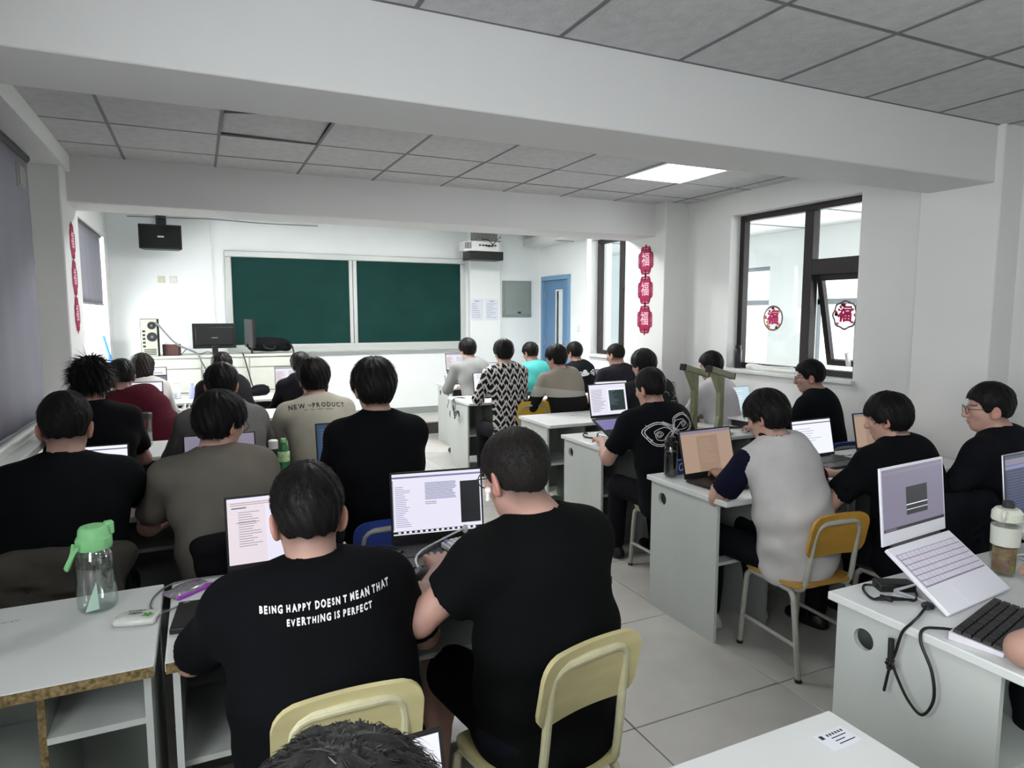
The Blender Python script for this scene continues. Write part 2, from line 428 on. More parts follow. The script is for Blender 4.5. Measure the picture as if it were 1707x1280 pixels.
for z in (.55, 1.2, 1.95): MB().tube([(-.008, .86, z), (-.008, .86, z+.10)], .009).build('hinge', STEEL, dr)
# ================================================================== FRONT WALL
YW = YF
b = empty('blackboard', (.36, YW, 1.19), 0, 'wide green sliding blackboard in an aluminium frame on the front wall', 'blackboard')
MB().box((0, -.05, 0), (3.46, -.005, .085)).box((0, -.05, 1.275), (3.46, -.005, 1.36)).box((0, -.05, .085), (.085, -.005, 1.275)).box((3.375, -.05, .085), (3.46, -.005, 1.275)).build('frame', ALU, b, bevel=.012)
MB().box((.085, -.03, .085), (1.66, -.015, 1.275)).build('board_panel', BOARDG, b)
MB().box((1.76, -.04, .085), (3.375, -.025, 1.275)).build('board_panel', BOARDG, b)
MB().box((1.655, -.052, .085), (1.705, -.012, 1.275)).box((1.712, -.058, .085), (1.765, -.012, 1.275)).build('sliding_stile', ALU, b, bevel=.004)
MB().box((.02, -.11, -.02), (3.44, -.05, .0)).box((.02, -.115, -.02), (3.44, -.105, .02)).build('chalk_ledge', ALU, b, bevel=.003)
s = empty('loudspeaker', (-.37, 9.55, 2.50), 0, 'black wall loudspeaker on a bracket beside the blackboard', 'speaker')
MB().prism([(-.24, -.08), (.24, -.08), (.20, .16), (-.20, .16)], 0, .30).build('cabinet', BLACKP, s, bevel=.008)
MB().box((-.225, -.088, .02), (.225, -.08, .28)).build('grille', mat('speaker_grille', '#0e0f10', .8, bump=.6, bscale=400), s, bevel=.004)
MB().box((-.03, -.09, .14), (.04, -.088, .16)).build('badge', SILVER, s)
MB().box((-.045, -.03, .30), (.045, .06, .36)).tube([(0, .03, .33), (0, .36, .40)], .018).box((-.06, .33, .34), (.06, .345, .46)).build('bracket', BLACKP, s, bevel=.004)
for x, c in ((-.40, '#cfcdb4'), (-.26, '#dfdfda')):
    k = empty('wall_socket', (x, YW, 2.145), 0, 'yellowed square cover plate under the loudspeaker' if x < -.3 else 'white square socket plate under the loudspeaker', 'socket')
    MB().box((-.043, -.012, -.043), (.043, 0, .043)).build('plate', mat('plate_'+c, c, .5), k, bevel=.004)
    MB().box((-.028, -.016, -.028), (.028, -.012, .028)).build('insert', mat('plate_'+c, c, .5), k, bevel=.002)
def wire(pts, r, m, name, label, cat='cable', n=8, group=None, smooth=6):
    o = MB().tube(catmull(pts, n), r, smooth).build(name, m)
    return tag(o, label, cat, group)
wire([(-.75, YW-.015, 2.93), (0, YW-.02, 2.945), (.21, YW-.015, 2.95), (.9, YW-.02, 2.93), (1.6, YW-.015, 2.935)], .006, MIDP, 'conduit_cable', 'thin grey cable run along the top of the front wall')
wire([(.21, YW-.012, 2.95), (.215, YW-.012, 2.2), (.23, YW-.012, 1.3)], .006, PAINT2, 'conduit_cable', 'thin white cable dropping down the wall beside the blackboard')
p = empty('projector', (3.92, 9.42, 2.50), 0, 'white projector strapped to a black wall bracket above the blackboard end', 'projector')
pbd = MB().prism([(-.30, .18), (-.30, -.02), (-.20, -.13), (.22, -.13), (.30, -.05), (.30, .18)], .125, .27).build('body', WHITEPL, p, bevel=.012)
MB().box((-.24, -.12, 0), (.30, .18, .125)).build('shelf_box', BLACKP, p, bevel=.006)
for k in range(6): MB().box((-.10+.05*k, -.137, .20), (-.072+.05*k, -.13, .222)).build('port', BLACKP, pbd)
for k in range(4): MB().box((-.295+.02*k, -.065-.02*k, .16), (-.285+.02*k, -.055-.02*k, .25)).build('vent_slat', MIDP, pbd)
MB().box((-.12, -.02, .27), (.30, .2, .30)).box((-.1, .10, .30), (.30, .2, .48)).build('mount', mat('galvanised', '#8d8d8b', .5, noise=.4, nscale=30), p)
MB().tube(catmull([(-.02, -.14, .21), (.05, -.19, .19), (.12, -.17, .23), (.2, -.1, .31), (.32, .05, .35), (.38, .2, .40)]), .006).tube(catmull([(.03, -.14, .21), (.1, -.2, .2), (.05, -.1, .3), (0, 0, .31)]), .006).build('cable_loop', CABLE, p)
for x, l in ((3.99, 'printed notice sheet taped left on the pilaster'), (4.245, 'printed notice sheet taped right on the pilaster')):
    n = empty('notice_sheet', (x, YW-.092, 1.765), 0, l, 'notice')
    MB().box((-.115, -.002, -.17), (.115, 0, .17)).build('sheet', PAPER, n)
    mb = MB().box((-.04, -.0032, .125), (.04, -.0025, .14))
    for k in range(9): mb.box((-.09, -.0032, .09-.027*k), (-.09+random.uniform(.08, .18), -.0025, .097-.027*k))
    mb.build('print', mat('faint_ink', '#9aa0b0', .8), n)
e = empty('electrical_panel', (4.725, YW, 1.94), 0, 'grey steel electrical panel on the wall beside the blue door', 'panel')
GM = mat('panel_grey_steel', '#87918b', .5, noise=.08, nscale=3)
MB().box((-.255, -.03, -.29), (.255, 0, .29)).build('housing', GM, e, bevel=.004)
pdo = MB().box((-.225, -.045, -.255), (.225, -.03, .265)).build('panel_door', GM, e, bevel=.004)
MB().box((.0, -.052, -.235), (.06, -.045, -.205)).build('latch', DARKP, pdo, bevel=.003)
k = empty('light_switch', (5.15, 8.62, 1.48), 0, 'white light switch between the blue door and window', 'switch')
MB().box((-.012, -.043, -.043), (0, .043, .043)).build('plate', WHITEPL, k, bevel=.004)
MB().box((-.017, -.026, -.03), (-.012, .026, .03)).build('rocker', WHITEPL, k, bevel=.002)
jb = empty('junction_box', (-.98, 5.05, 2.53), 0, 'small grey junction box high on the left wall', 'box')
MB().box((0, -.09, -.07), (.05, .09, .07)).build('housing', mat('jb_grey', '#9a9a98', .6), jb, bevel=.008)
MB().box((.05, -.075, -.055), (.056, .075, .055)).build('lid', mat('jb_grey', '#9a9a98', .6), jb, bevel=.004)

# red paper-cut lanterns (flat paper)
def papercut(name, loc, rz, label, s=1.):
    e = empty(name, loc, rz, label, 'paper-cut', 'red paper-cut lantern strings')
    V0, F0 = text_mesh('福', .15*s, .001)
    for k in range(3):
        zc = -.31*k*s-.16*s
        mb = MB(); Mx = rotm(rx=R(90))
        body = [(-.102, -.075), (-.072, -.118), (.072, -.118), (.102, -.075), (.102, .075), (.072, .118), (-.072, .118), (-.102, .075)]
        out = [(-.115, -.08), (-.085, -.08), (-.085, -.115), (-.065, -.145), (.065, -.145), (.085, -.115), (.085, -.08), (.115, -.08), (.128, -.06), (.128, .06), (.115, .08), (.085, .08), (.085, .115), (.065, .145), (-.065, .145), (-.085, .115), (-.085, .08), (-.115, .08), (-.128, .06), (-.128, -.06)]
        n = len(out)
        inn = [(x*.87, y*.9) for x, y in out]
        V = [(x*s, -.002, zc+y*s) for x, y in out]+[(x*s, -.002, zc+y*s) for x, y in inn]
        V += [(x, -.0005, z) for x, y, z in V]
        F = [(i, (i+1) % n, n+(i+1) % n, n+i) for i in range(n)]
        F += [(2*n+i, 3*n+i, 3*n+(i+1) % n, 2*n+(i+1) % n) for i in range(n)]+[(i, 2*n+i, 2*n+(i+1) % n, (i+1) % n) for i in range(n)]
        mb.add(V, F)
        mb.prism([(x*s, y*s) for x, y in body], 0, .002, Mx, (0, 0, zc))
        for sx in (-1, 1):
            for sy in (-1, 1):
                mb.box((sx*.05*s-.02*s, -.002, zc+sy*.122*s-.006*s), (sx*.05*s+.02*s, 0, zc+sy*.122*s+.006*s))
                mb.box((sx*.10*s-.02*s, -.002, zc+sy*.04*s-.006*s), (sx*.10*s+.02*s, 0, zc+sy*.04*s+.006*s))
        mb.box((-.012*s, -.002, zc-.165*s), (.012*s, 0, zc-.1*s)).box((-.012*s, -.002, zc+.1*s), (.012*s, 0, zc+.165*s))
        l = mb.build('lantern', REDP, e)
        Vt = [(x*.95, -.0032, zc+y) for x, y, z in V0]
        MB().add(Vt, F0).build('character', PALEP, l)
    return e
papercut('paper_cut', (4.318, 5.875, 2.42), R(-90), 'red paper-cut lantern string on the column by the right windows')
papercut('paper_cut', (-.798, 5.83, 2.36), R(90), 'red paper-cut lantern string on the column by the left blinds', .85)

# window stickers on the glass
def sticker(loc, r, label, wav=0):
    e = empty('window_sticker', loc, R(-90), label, 'sticker', 'round festive window stickers')
    n = 40; V = []; F = []
    for i in range(n):
        a = 2*math.pi*i/n; rr = r*(1+wav*math.cos(8*a))
        V += [(rr*math.cos(a), 0, rr*math.sin(a)), (rr*.87*math.cos(a), 0, rr*.87*math.sin(a))]
    F = [(2*i, 2*((i+1) % n), 2*((i+1) % n)+1, 2*i+1) for i in range(n)]
    MB().add(V, F).build('rim', mat('sticker_rim', '#6e5560', .7), e)
    mb = MB()
    for k in range(12):
        a = random.uniform(0, 6.28); q = random.uniform(.62, .85)*r
        mb.prism([(q*math.cos(a)+.018*math.cos(t), q*math.sin(a)+.018*math.sin(t)*random.uniform(.6, 1)) for t in (0, 1.2, 2.4, 3.6, 4.8)], 0, .001, rotm(rx=R(90)))
    mb.build('blossom', mat('sticker_orange', '#d98a6a', .7), e)
    V0, F0 = text_mesh('福', r*1.15, .006)
    MB().add([(x, -.002, y) for x, y, z in V0], F0).build('character', mat('sticker_red', '#c42a63', .7), e)
sticker((4.745, 4.52, 1.66), .115, 'round red festive sticker on the fixed window pane')
sticker((4.855, 3.86, 1.69), .12, 'wavy red festive sticker on the open window sash', .05)
sticker((4.90, 6.72, 1.45), .10, 'small red festive sticker on the window beyond the column')

# ------------------------------------------------------------------ podium and what stands on it
pd = empty('teaching_podium', (-.56, 9.05, .17), 0, 'long white teaching podium with cupboard fronts before the blackboard', 'podium')
POD = mat('podium_laminate', '#cfd2c8', .45, noise=.06, nscale=3)
MB().box((.02, .03, 0), (1.68, .50, .99)).build('body', POD, pd, bevel=.004)
MB().box((0, 0, .99), (1.70, .55, 1.02)).build('top', POD, pd, bevel=.006)
for i in range(3):
    for z0, z1 in ((.05, .55), (.565, .85), (.862, .975)):
        MB().box((.04+.55*i, .012, z0), (.575+.55*i, .03, z1)).build('cupboard_front', POD, pd, bevel=.004)
PT = 1.19
t = empty('computer_tower', (-.53, 9.22, PT), R(4), 'grey computer tower with its rear fans facing the room on the podium', 'computer')
MB().box((-.10, -.14, 0), (.10, .25, .45)).build('case', BLACKP, t, bevel=.005)
rp = MB().box((-.095, -.146, .005), (.075, -.14, .445)).build('rear_panel', mat('tower_rear', '#b7bba8', .5, noise=.15, nscale=20), t)
for z, r in ((.37, .045), (.235, .055)):
    MB().lathe([(r, 0), (r, .008), (r*.8, .008), (r*.8, .002), (.01, .002)], 24, (.02, -.147, z), rotm(rx=R(90))).build('fan_grille', DARKP, rp)
    MB().lathe([(r*.3, 0), (r*.3, .012)], 16, (.02, -.147, z), rotm(rx=R(90))).build('fan_hub', MIDP, rp)
for k in range(5): MB().box((-.08, -.149, .11+.045*k), (-.05, -.146, .135+.045*k)).build('port', DARKP, rp)
for k in range(4): MB().box((-.07, -.149, .02+.02*k), (.06, -.146, .03+.02*k)).build('slot_cover', DARKP, rp)
bx_ = empty('cardboard_box', (-.30, 9.2, PT), R(-12), 'small open brown box of papers beside the computer tower', 'box')
MB().box((-.09, -.06, 0), (-.083, .06, .14)).box((.083, -.06, 0), (.09, .06, .14)).box((-.09, -.06, 0), (.09, -.053, .14)).box((-.09, .053, 0), (.09, .06, .14)).box((-.09, -.06, 0), (.09, .06, .005)).build('carton', mat('brown_card', '#4a302c', .8), bx_)
MB().box((-.07, -.04, .01), (.05, .0, .17), M=rotm(ry=R(6))).box((-.06, .005, .01), (.07, .04, .165), M=rotm(ry=R(-5))).build('papers', PAPER, bx_)
def monitor(name, loc, rz, label, w=.5, h=.31, base=True):
    e = empty(name, loc, rz, label, 'monitor')
    MB().box((-w/2, -.015, .10), (w/2, .015, .10+h)).build('bezel', BLACKP, e, bevel=.006)
    MB().box((-w/2+.03, -.035, .14), (w/2-.03, -.015, .06+h)).build('rear_cover', BLACKP, e, bevel=.012)
    MB().box((-.035, -.0365, .225), (.035, -.035, .24)).build('badge', MIDP, e)
    MB().box((-w/2+.012, .015, .115), (w/2-.012, .0165, .085+h)).build('screen', DARKP, e)
    MB().box((-.035, -.03, .01), (.035, -.012, .2)).build('neck', BLACKP, e, bevel=.004)
    MB().box((-.12, -.09, 0), (.12, .09, .012)).build('foot', BLACKP, e, bevel=.004)
    return e
monitor('desktop_monitor', (.185, 9.17, PT-.02), R(3), 'black desktop monitor on the podium turned away from the room')
monitor('desktop_monitor', (.60, 9.22, PT-.02), R(100), 'thin black monitor standing edge-on beside the bag on the podium', .42, .36)
# ================================================================== FURNITURE BUILDERS
def panel_hole(y0, y1, z0, z1, hy, hz, r, t):
    """upright panel in the y-z plane with a round cable hole"""
    n = 32; inner = [(hy+r*math.cos(2*math.pi*i/n), hz+r*math.sin(2*math.pi*i/n)) for i in range(n)]; outer = []
    for i in range(n):
        a = 2*math.pi*i/n; c, s = math.cos(a), math.sin(a)
        ts = [((y1 if c > 0 else y0)-hy)/c if abs(c) > 1e-6 else 1e9, ((z1 if s > 0 else z0)-hz)/s if abs(s) > 1e-6 else 1e9]
        q = min(ts); outer.append([hy+q*c, hz+q*s])
    for cy, cz in ((y0, z0), (y0, z1), (y1, z0), (y1, z1)):
        k = min(range(n), key=lambda i: (outer[i][0]-cy)**2+(outer[i][1]-cz)**2); outer[k] = [cy, cz]
    V = []
    for x in (0, t):
        V += [(x, a, b_) for a, b_ in outer]+[(x, a, b_) for a, b_ in inner]
    F = []
    for i in range(n):
        j = (i+1) % n
        F += [(i, n+i, n+j, j), (2*n+i, 2*n+j, 3*n+j, 3*n+i), (i, j, 2*n+j, 2*n+i), (n+i, 3*n+i, 3*n+j, n+j)]
    return MB().add(V, F)

DH = .77
def desk(x0, y0, w, d, label, group, hole=True, chip=False, dv=.38, back=True):
    e = empty('computer_desk', (x0, y0, 0), 0, label, 'desk', group)
    tt = MB().box((0, 0, DH-.028), (w, d, DH)).build('tabletop', WHITEP, e, bevel=.004)
    if chip:
        MB().box((.002, -.004, DH-.029), (w-.002, 0, DH-.001)).build('raw_edge', CHIP, tt)
    if hole: panel_hole(.075, d-.03, 0, DH-.028, d-.13, DH-.115, .035, .018).build('side_panel', GREYP, e, loc=(.015, 0, 0), smooth=False)
    else: MB().box((.015, .05, 0), (.033, d-.03, DH-.028)).build('side_panel', GREYP, e)
    MB().box((w-.033, .075, 0), (w-.015, d-.03, DH-.028)).build('side_panel', GREYP, e)
    dd = MB().box((dv, .09, 0), (dv+.018, d-.05, DH-.028)).build('divider', DESKIN, e)
    if chip: MB().box((dv, .085, 0), (dv+.018, .09, DH-.028)).build('divider_edge', CHIP, dd)
    MB().box((dv+.018, .08, DH-.20), (w-.033, d-.08, DH-.182)).build('shelf', GREYP, e)
    MB().box((.033, .10, .40), (dv, d-.08, .418)).build('lower_shelf', GREYP, e)
    MB().box((.033, d-.05, .08), (w-.033, d-.034, DH-.028)).build('back_panel', DESKIN, e)
    return e

def chair(loc, rz, label, seatm, tubem, top=.79, group=None):
    e = empty('school_chair', loc, rz, label, 'chair', group)
    # seat
    def plate(name, W, H, r, T, M, at, m, curve):
        P = rrect(W, H, r, 6); n = 14
        V = []; F = []; nx, ny = 14, 8
        for zz in (0, T):
            for j in range(ny+1):
                for i in range(nx+1):
                    u, v = i/nx*2-1, j/ny*2-1
                    # superellipse mapping for rounded corners
                    x, y = u*W/2, v*H/2
                    cx, cy = max(abs(x)-(W/2-r), 0), max(abs(y)-(H/2-r), 0)
                    if cx > 0 and cy > 0:
                        q = max(cx, cy)/math.hypot(cx, cy); x = math.copysign(W/2-r+cx*q, x); y = math.copysign(H/2-r+cy*q, y)
                    V.append((x, y, zz+curve(x, y)))
        N = (nx+1)*(ny+1)
        for j in range(ny):
            for i in range(nx):
                a = j*(nx+1)+i; F.append((a, a+nx+1, a+nx+2, a+1)); F.append((N+a, N+a+1, N+a+nx+2, N+a+nx+1))
        ring = [i for i in range(nx+1)]+[j*(nx+1)+nx for j in range(1, ny+1)]+[ny*(nx+1)+i for i in range(nx-1, -1, -1)]+[j*(nx+1) for j in range(ny-1, 0, -1)]
        for a, b_ in zip(ring, ring[1:]+ring[:1]): F.append((a, b_, N+b_, N+a))
        V = np.array(V) @ np.array(M).T + np.array(at)
        return MB().add(V, F).build(name, m, e, angle=60)
    plate('seat', .37, .38, .05, .016, np.eye(3), (0, .03, .425), seatm, lambda x, y: .012*(abs(y)/.19)**3*(1 if y < 0 else -1)-.006*math.cos(x*6))
    Mb = rotm(rx=R(102))
    hb = .21
    plate('backrest', .345, hb, .055, .014, Mb, (0, -.175, top-hb/2), seatm, lambda x, y: .018*(x/.17)**2)
    tz = top-.045
    def path(side):
        s_ = side
        return [(s_*.142, .12, .405), (s_*.142, -.06, .405), (s_*.142, -.125, .412), (s_*.139, -.155, .45), (s_*.136, -.172, .55), (s_*.132, -.192, tz-.06)]
    A = catmull(path(-1), 5); B_ = catmull(path(1), 5)[::-1]
    top_arc = [(-.125, -.199, tz-.025), (-.108, -.203, tz-.008), (-.085, -.205, tz), (0, -.207, tz+.003), (.085, -.205, tz), (.108, -.203, tz-.008), (.125, -.199, tz-.025)]
    MB().tube(list(A)+[np.array(q) for q in top_arc]+list(B_), .0125, 10).build('back_tube', tubem, e)
    for s_ in (-1, 1):
        lf = MB().tube(catmull([(s_*.17, .17, .40), (s_*.172, .185, .385), (s_*.176, .195, .34), (s_*.185, .215, .012)], 5), .0135, 10).build('leg', tubem, e)
        lr = MB().tube(catmull([(s_*.17, -.10, .40), (s_*.172, -.115, .385), (s_*.176, -.13, .34), (s_*.19, -.19, .012)], 5), .0135, 10).build('leg', tubem, e)
        MB().tube([(s_*.17, .175, .405), (s_*.17, -.105, .405)], .0125, 8).build('seat_rail', tubem, e)
        MB().tube([(s_*.183, .205, .16), (s_*.185, -.165, .16)], .010, 8).build('stretcher', tubem, e)
        for y in (.215, -.19): MB().lathe([(.016, 0), (.016, .014), (.0145, .016)], 12, (s_*(.185 if y > 0 else .19), y, 0)).build('foot_cap', RUB, lf if y > 0 else lr)
    MB().tube([(-.17, -.02, .405), (.17, -.02, .405)], .010, 8).build('cross_bar', tubem, e)
    return e

# ------------------------------------------------------------------ screens, laptops
SCR = {'page': emit('screen_page', (.86, .84, .98), .95), 'white': emit('screen_white', (.9, .92, 1.), 1.0), 'peach': emit('screen_peach', (.72, .50, .37), .55),
       'lilac': emit('screen_lilac', (.42, .38, .55), .45), 'navy': emit('screen_navy', (.03, .05, .14), .5), 'grey': emit('screen_grey', (.30, .32, .33), .5),
       'dark': emit('screen_dark', (.012, .014, .02), .5), 'teal': emit('screen_teal', (.03, .10, .20), .5), 'cyan': emit('screen_cyan', (.62, .82, .92), .9),
       'text': emit('screen_text', (.30, .28, .42), .5), 'bar': emit('screen_bar', (.30, .32, .62), .6), 'pink': emit('screen_pink', (.90, .80, .86), .9),
       'rose': emit('screen_rose', (.75, .40, .45), .5), 'code': emit('screen_code', (.03, .06, .06), .5), 'codetext': emit('screen_codetext', (.25, .45, .55), .5),
       'peach2': emit('screen_peach2', (.62, .42, .30), .5), 'orange': emit('screen_orange', (.35, .30, .30), .4), 'lilac2': emit('screen_lilac2', (.50, .45, .60), .45)}
def lines(x0, y0, x1, y1, n, m='text', th=.35, seed=0, ragged=.5):
    rnd = random.Random(seed); out = []; h = (y1-y0)/n
    for i in range(n):
        L = (x1-x0)*(1-ragged*rnd.random()); y = y1-(i+.5)*h
        out.append((x0, y-h*th/2, x0+L, y+h*th/2, m))
    return out
def content(kind, seed=0):
    if kind == 'doc': return 'page', [(0, .93, 1, .97, 'text'), (0, .0, .36, .86, 'pink')]+lines(.03, .1, .3, .8, 16, 'text', .28, seed)+lines(.42, .2, .95, .85, 14, 'text', .25, seed+1)
    if kind == 'doc1': return 'pink', [(0, .95, 1, 1, 'page'), (.36, 0, 1, .9, 'page'), (.04, .84, .18, .86, 'text')]+lines(.03, .88, .98, .94, 2, 'rose', .3, seed, .1)+lines(.1, .25, .32, .8, 15, 'text', .22, seed)+[(.08, .62, .30, .63, 'rose')]+lines(.42, .3, .95, .8, 8, 'lilac2', .2, seed+3)
    if kind == 'ide': return 'page', [(0, .925, 1, .955, 'bar'), (.02, .93, .3, .95, 'text'), (.76, .12, .985, .82, 'dark'), (0, .02, 1, .06, 'dark'), (.0, .09, .01, .9, 'lilac2')]+lines(.03, .12, .2, .80, 22, 'bar', .25, seed)+lines(.36, .55, .72, .84, 13, 'bar', .5, seed+2, .15)+lines(.36, .47, .6, .53, 2, 'text', .3, seed)+[(.05+.06*i, .025, .08+.06*i, .055, 'white' if i % 3 else 'cyan') for i in range(15)]
    if kind == 'split': return 'page', [(.48, .1, .97, .86, 'white'), (.52, .12, .95, .80, 'code')]+lines(.04, .1, .42, .85, 16, 'lilac2', .3, seed)+lines(.54, .3, .8, .78, 12, 'codetext', .25, seed+1, .8)
    if kind == 'peach': return 'peach', [(.30, 0, .72, .86, 'peach2'), (0, .93, 1, 1, 'lilac2'), (0, 0, .28, .9, 'peach')]+lines(.34, .2, .68, .8, 10, 'peach', .25, seed)
    if kind == 'white': return 'white', [(0, .9, 1, .93, 'text')]+lines(.05, .3, .8, .8, 7, 'lilac2', .15, seed)
    if kind == 'figure': return 'white', lines(.1, .72, .5, .95, 4, 'lilac2', .2, seed)+lines(.15, .15, .7, .35, 4, 'lilac2', .3, seed)
    if kind == 'lilac': return 'lilac', [(0, .92, 1, .95, 'lilac2'), (.37, .2, .72, .66, 'dark'), (.37, .36, .72, .375, 'white'), (.37, .28, .72, .29, 'white'), (0, 0, 1, .05, 'dark'), (.02, .01, .2, .04, 'orange')]
    if kind == 'lilacdoc': return 'lilac2', lines(.06, .1, .9, .9, 14, 'lilac', .35, seed)
    if kind == 'navy': return 'navy', [(0, .85, 1, .95, 'lilac'), (0, .78, .55, .84, 'bar')]+lines(.05, .1, .7, .75, 14, 'bar', .1, seed)
    if kind == 'teal': return 'teal', lines(.05, .2, .8, .9, 10, 'bar', .12, seed)
    if kind == 'split2': return 'white', [(0, .0, 1, .62, 'grey'), (0, .72, .9, .75, 'text'), (.2, .55, 1, .62, 'dark')]
    if kind == 'cyan': return 'cyan', lines(.05, .1, .8, .9, 8, 'white', .3, seed)
    if kind == 'grey': return 'grey', [(0, .85, 1, 1, 'lilac2')]+lines(.05, .1, .8, .8, 9, 'dark', .2, seed)
    return 'white', []

def screen_obj(w, h, kind, parent, seed, M, at):
    bgm, rects = content(kind, seed); names = [bgm]; mb = MB()
    def q(x0, y0, x1, y1, z, mi):
        V = np.array([(-w/2+w*x0, z, h*y0), (-w/2+w*x1, z, h*y0), (-w/2+w*x1, z, h*y1), (-w/2+w*x0, z, h*y1)])
        mb.add(V @ np.array(M).T+np.array(at), [(0, 1, 2, 3)], mi)
    q(0, 0, 1, 1, 0, 0)
    for i, (x0, y0, x1, y1, m) in enumerate(rects):
        if m not in names: names.append(m)
        q(x0, y0, x1, y1, -.00015-.00004*i, names.index(m))
    return mb.build('screen', [SCR[n] for n in names], parent, smooth=False)

def laptop(loc, rz, label, kind, w=.36, d=.245, sh=.235, tilt=12, base=0., shell=None, deck=None, keym=None, seed=0, keys='stuff', stand=False, bez=.008, chin=.02, group=None):
    """loc = middle of the hinge line on its support; user side is -y; base = slope of the base, hinge end raised"""
    shell = shell or BLACKP; deck = deck or DARKP; keym = keym or BLACKP
    rise = d*math.sin(R(base))
    e = empty('laptop', (loc[0], loc[1], loc[2]), rz, label, 'laptop', group)
    Mb = rotm(rx=R(base)); o = np.array((0, 0, rise+.004))
    ba = MB().box((-w/2, -d, 0), (w/2, 0, .014), M=Mb, at=o).build('base', shell, e, bevel=.003)
    MB().box((-w/2+.012, -d*.62, .014), (w/2-.012, -.03, .0148), M=Mb, at=o).build('key_deck', deck, ba)
    MB().box((-w*.16, -d+.012, .014), (w*.16, -d*.66, .0147), M=Mb, at=o).build('touchpad', shell if shell is WHITEM else (deck if deck is not DARKP else BLACKP), ba)
    rows, cols = 6, 15; kw = (w-.03)/cols; kd = (d*.62-.034)/rows
    if keys == 'each':
        km = None
        for r in range(rows):
            for c in range(cols):
                if r == 0 and 4 < c < 9: continue
                p = Mb @ np.array((-w/2+.015+kw*(c+.5), -d*.62+.003+kd*(r+.5), .0148))+o
                if km is None:
                    km = MB().box((-kw*.42, -kd*.42, 0), (kw*.42, kd*.42, .002)).build('key', keym, ba); q = km
                else: q = km.copy(); COL.objects.link(q)
                q.location = p; q.rotation_euler = (R(base), 0, 0)
        MB().box((-w/2+.015+kw*5, -d*.62+.005, .0148), (-w/2+.015+kw*9, -d*.62+.001+kd, .0168), M=Mb, at=o).build('space_bar', keym, ba)
    elif keys:
        mb = MB()
        for r in range(rows):
            for c in range(cols):
                if r == 0 and 4 < c < 9: continue
                x, y = -w/2+.015+kw*c, -d*.62+.003+kd*r
                mb.box((x+.001, y+.001, .0148), (x+kw-.001, y+kd-.001, .0165), M=Mb, at=o)
        mb.box((-w/2+.015+kw*5, -d*.62+.004, .0148), (-w/2+.015+kw*9-.001, -d*.62+.002+kd, .0165), M=Mb, at=o)
        tag(mb.build('keyboard_keys', keym, ba, smooth=False), kind='stuff')
    Ml = rotm(rx=R(-tilt)); ol = o+np.array((0, .004, .012))
    lid = MB().box((-w/2, 0, 0), (w/2, .007, sh), M=Ml, at=ol).build('lid', shell, e, bevel=.003)
    MB().box((-w/2+.002, -.0012, .003), (w/2-.002, 0, sh-.002), M=Ml, at=ol).build('bezel', BLACKP if shell is not WHITEM else WHITEM, lid)
    screen_obj(w-2*bez, sh-chin-bez, kind, lid, seed, Ml, ol+Ml @ np.array((0, -.0016, chin)))
    MB().tube([(-w*.38, .002, rise+.012), (w*.38, .002, rise+.012)], .006, 8).build('hinge', DARKP, e)
    return e

def laptop_stand(loc, rz, label, w=.26, d=.22, base=20., rise=.08):
    e = empty('laptop_stand', loc, rz, label, 'stand', 'folding laptop stands')
    h = d*math.sin(R(base))
    for s_ in (-1, 1):
        x = s_*w/2
        MB().tube([(x, -d*math.cos(R(base)), .006), (x, -.0, .006)], .006, 6).build('foot_bar', SILVER, e)
        MB().tube([(x, -.01, .006), (x, -.10, max(.02, h*.5)), (x, -.0, h-.008)], .006, 6).build('riser', SILVER, e)
        MB().tube([(x, -d*math.cos(R(base)), .008), (x, 0, h-.008)], .006, 6).build('arm', SILVER, e)
    MB().tube([(-w/2, -.1, max(.02, h*.5)), (w/2, -.1, max(.02, h*.5))], .005, 6).build('cross_bar', SILVER, e)
    return e

def bottle(name, loc, label, prof, bodym, cap=None, capm=None, extra=None, cat='bottle'):
    e = empty(name, loc, 0, label, cat)
    MB().lathe(prof, 24).build('body', bodym, e, angle=50)
    if cap: MB().lathe(cap, 20).build('cap', capm, e, angle=50)
    return e
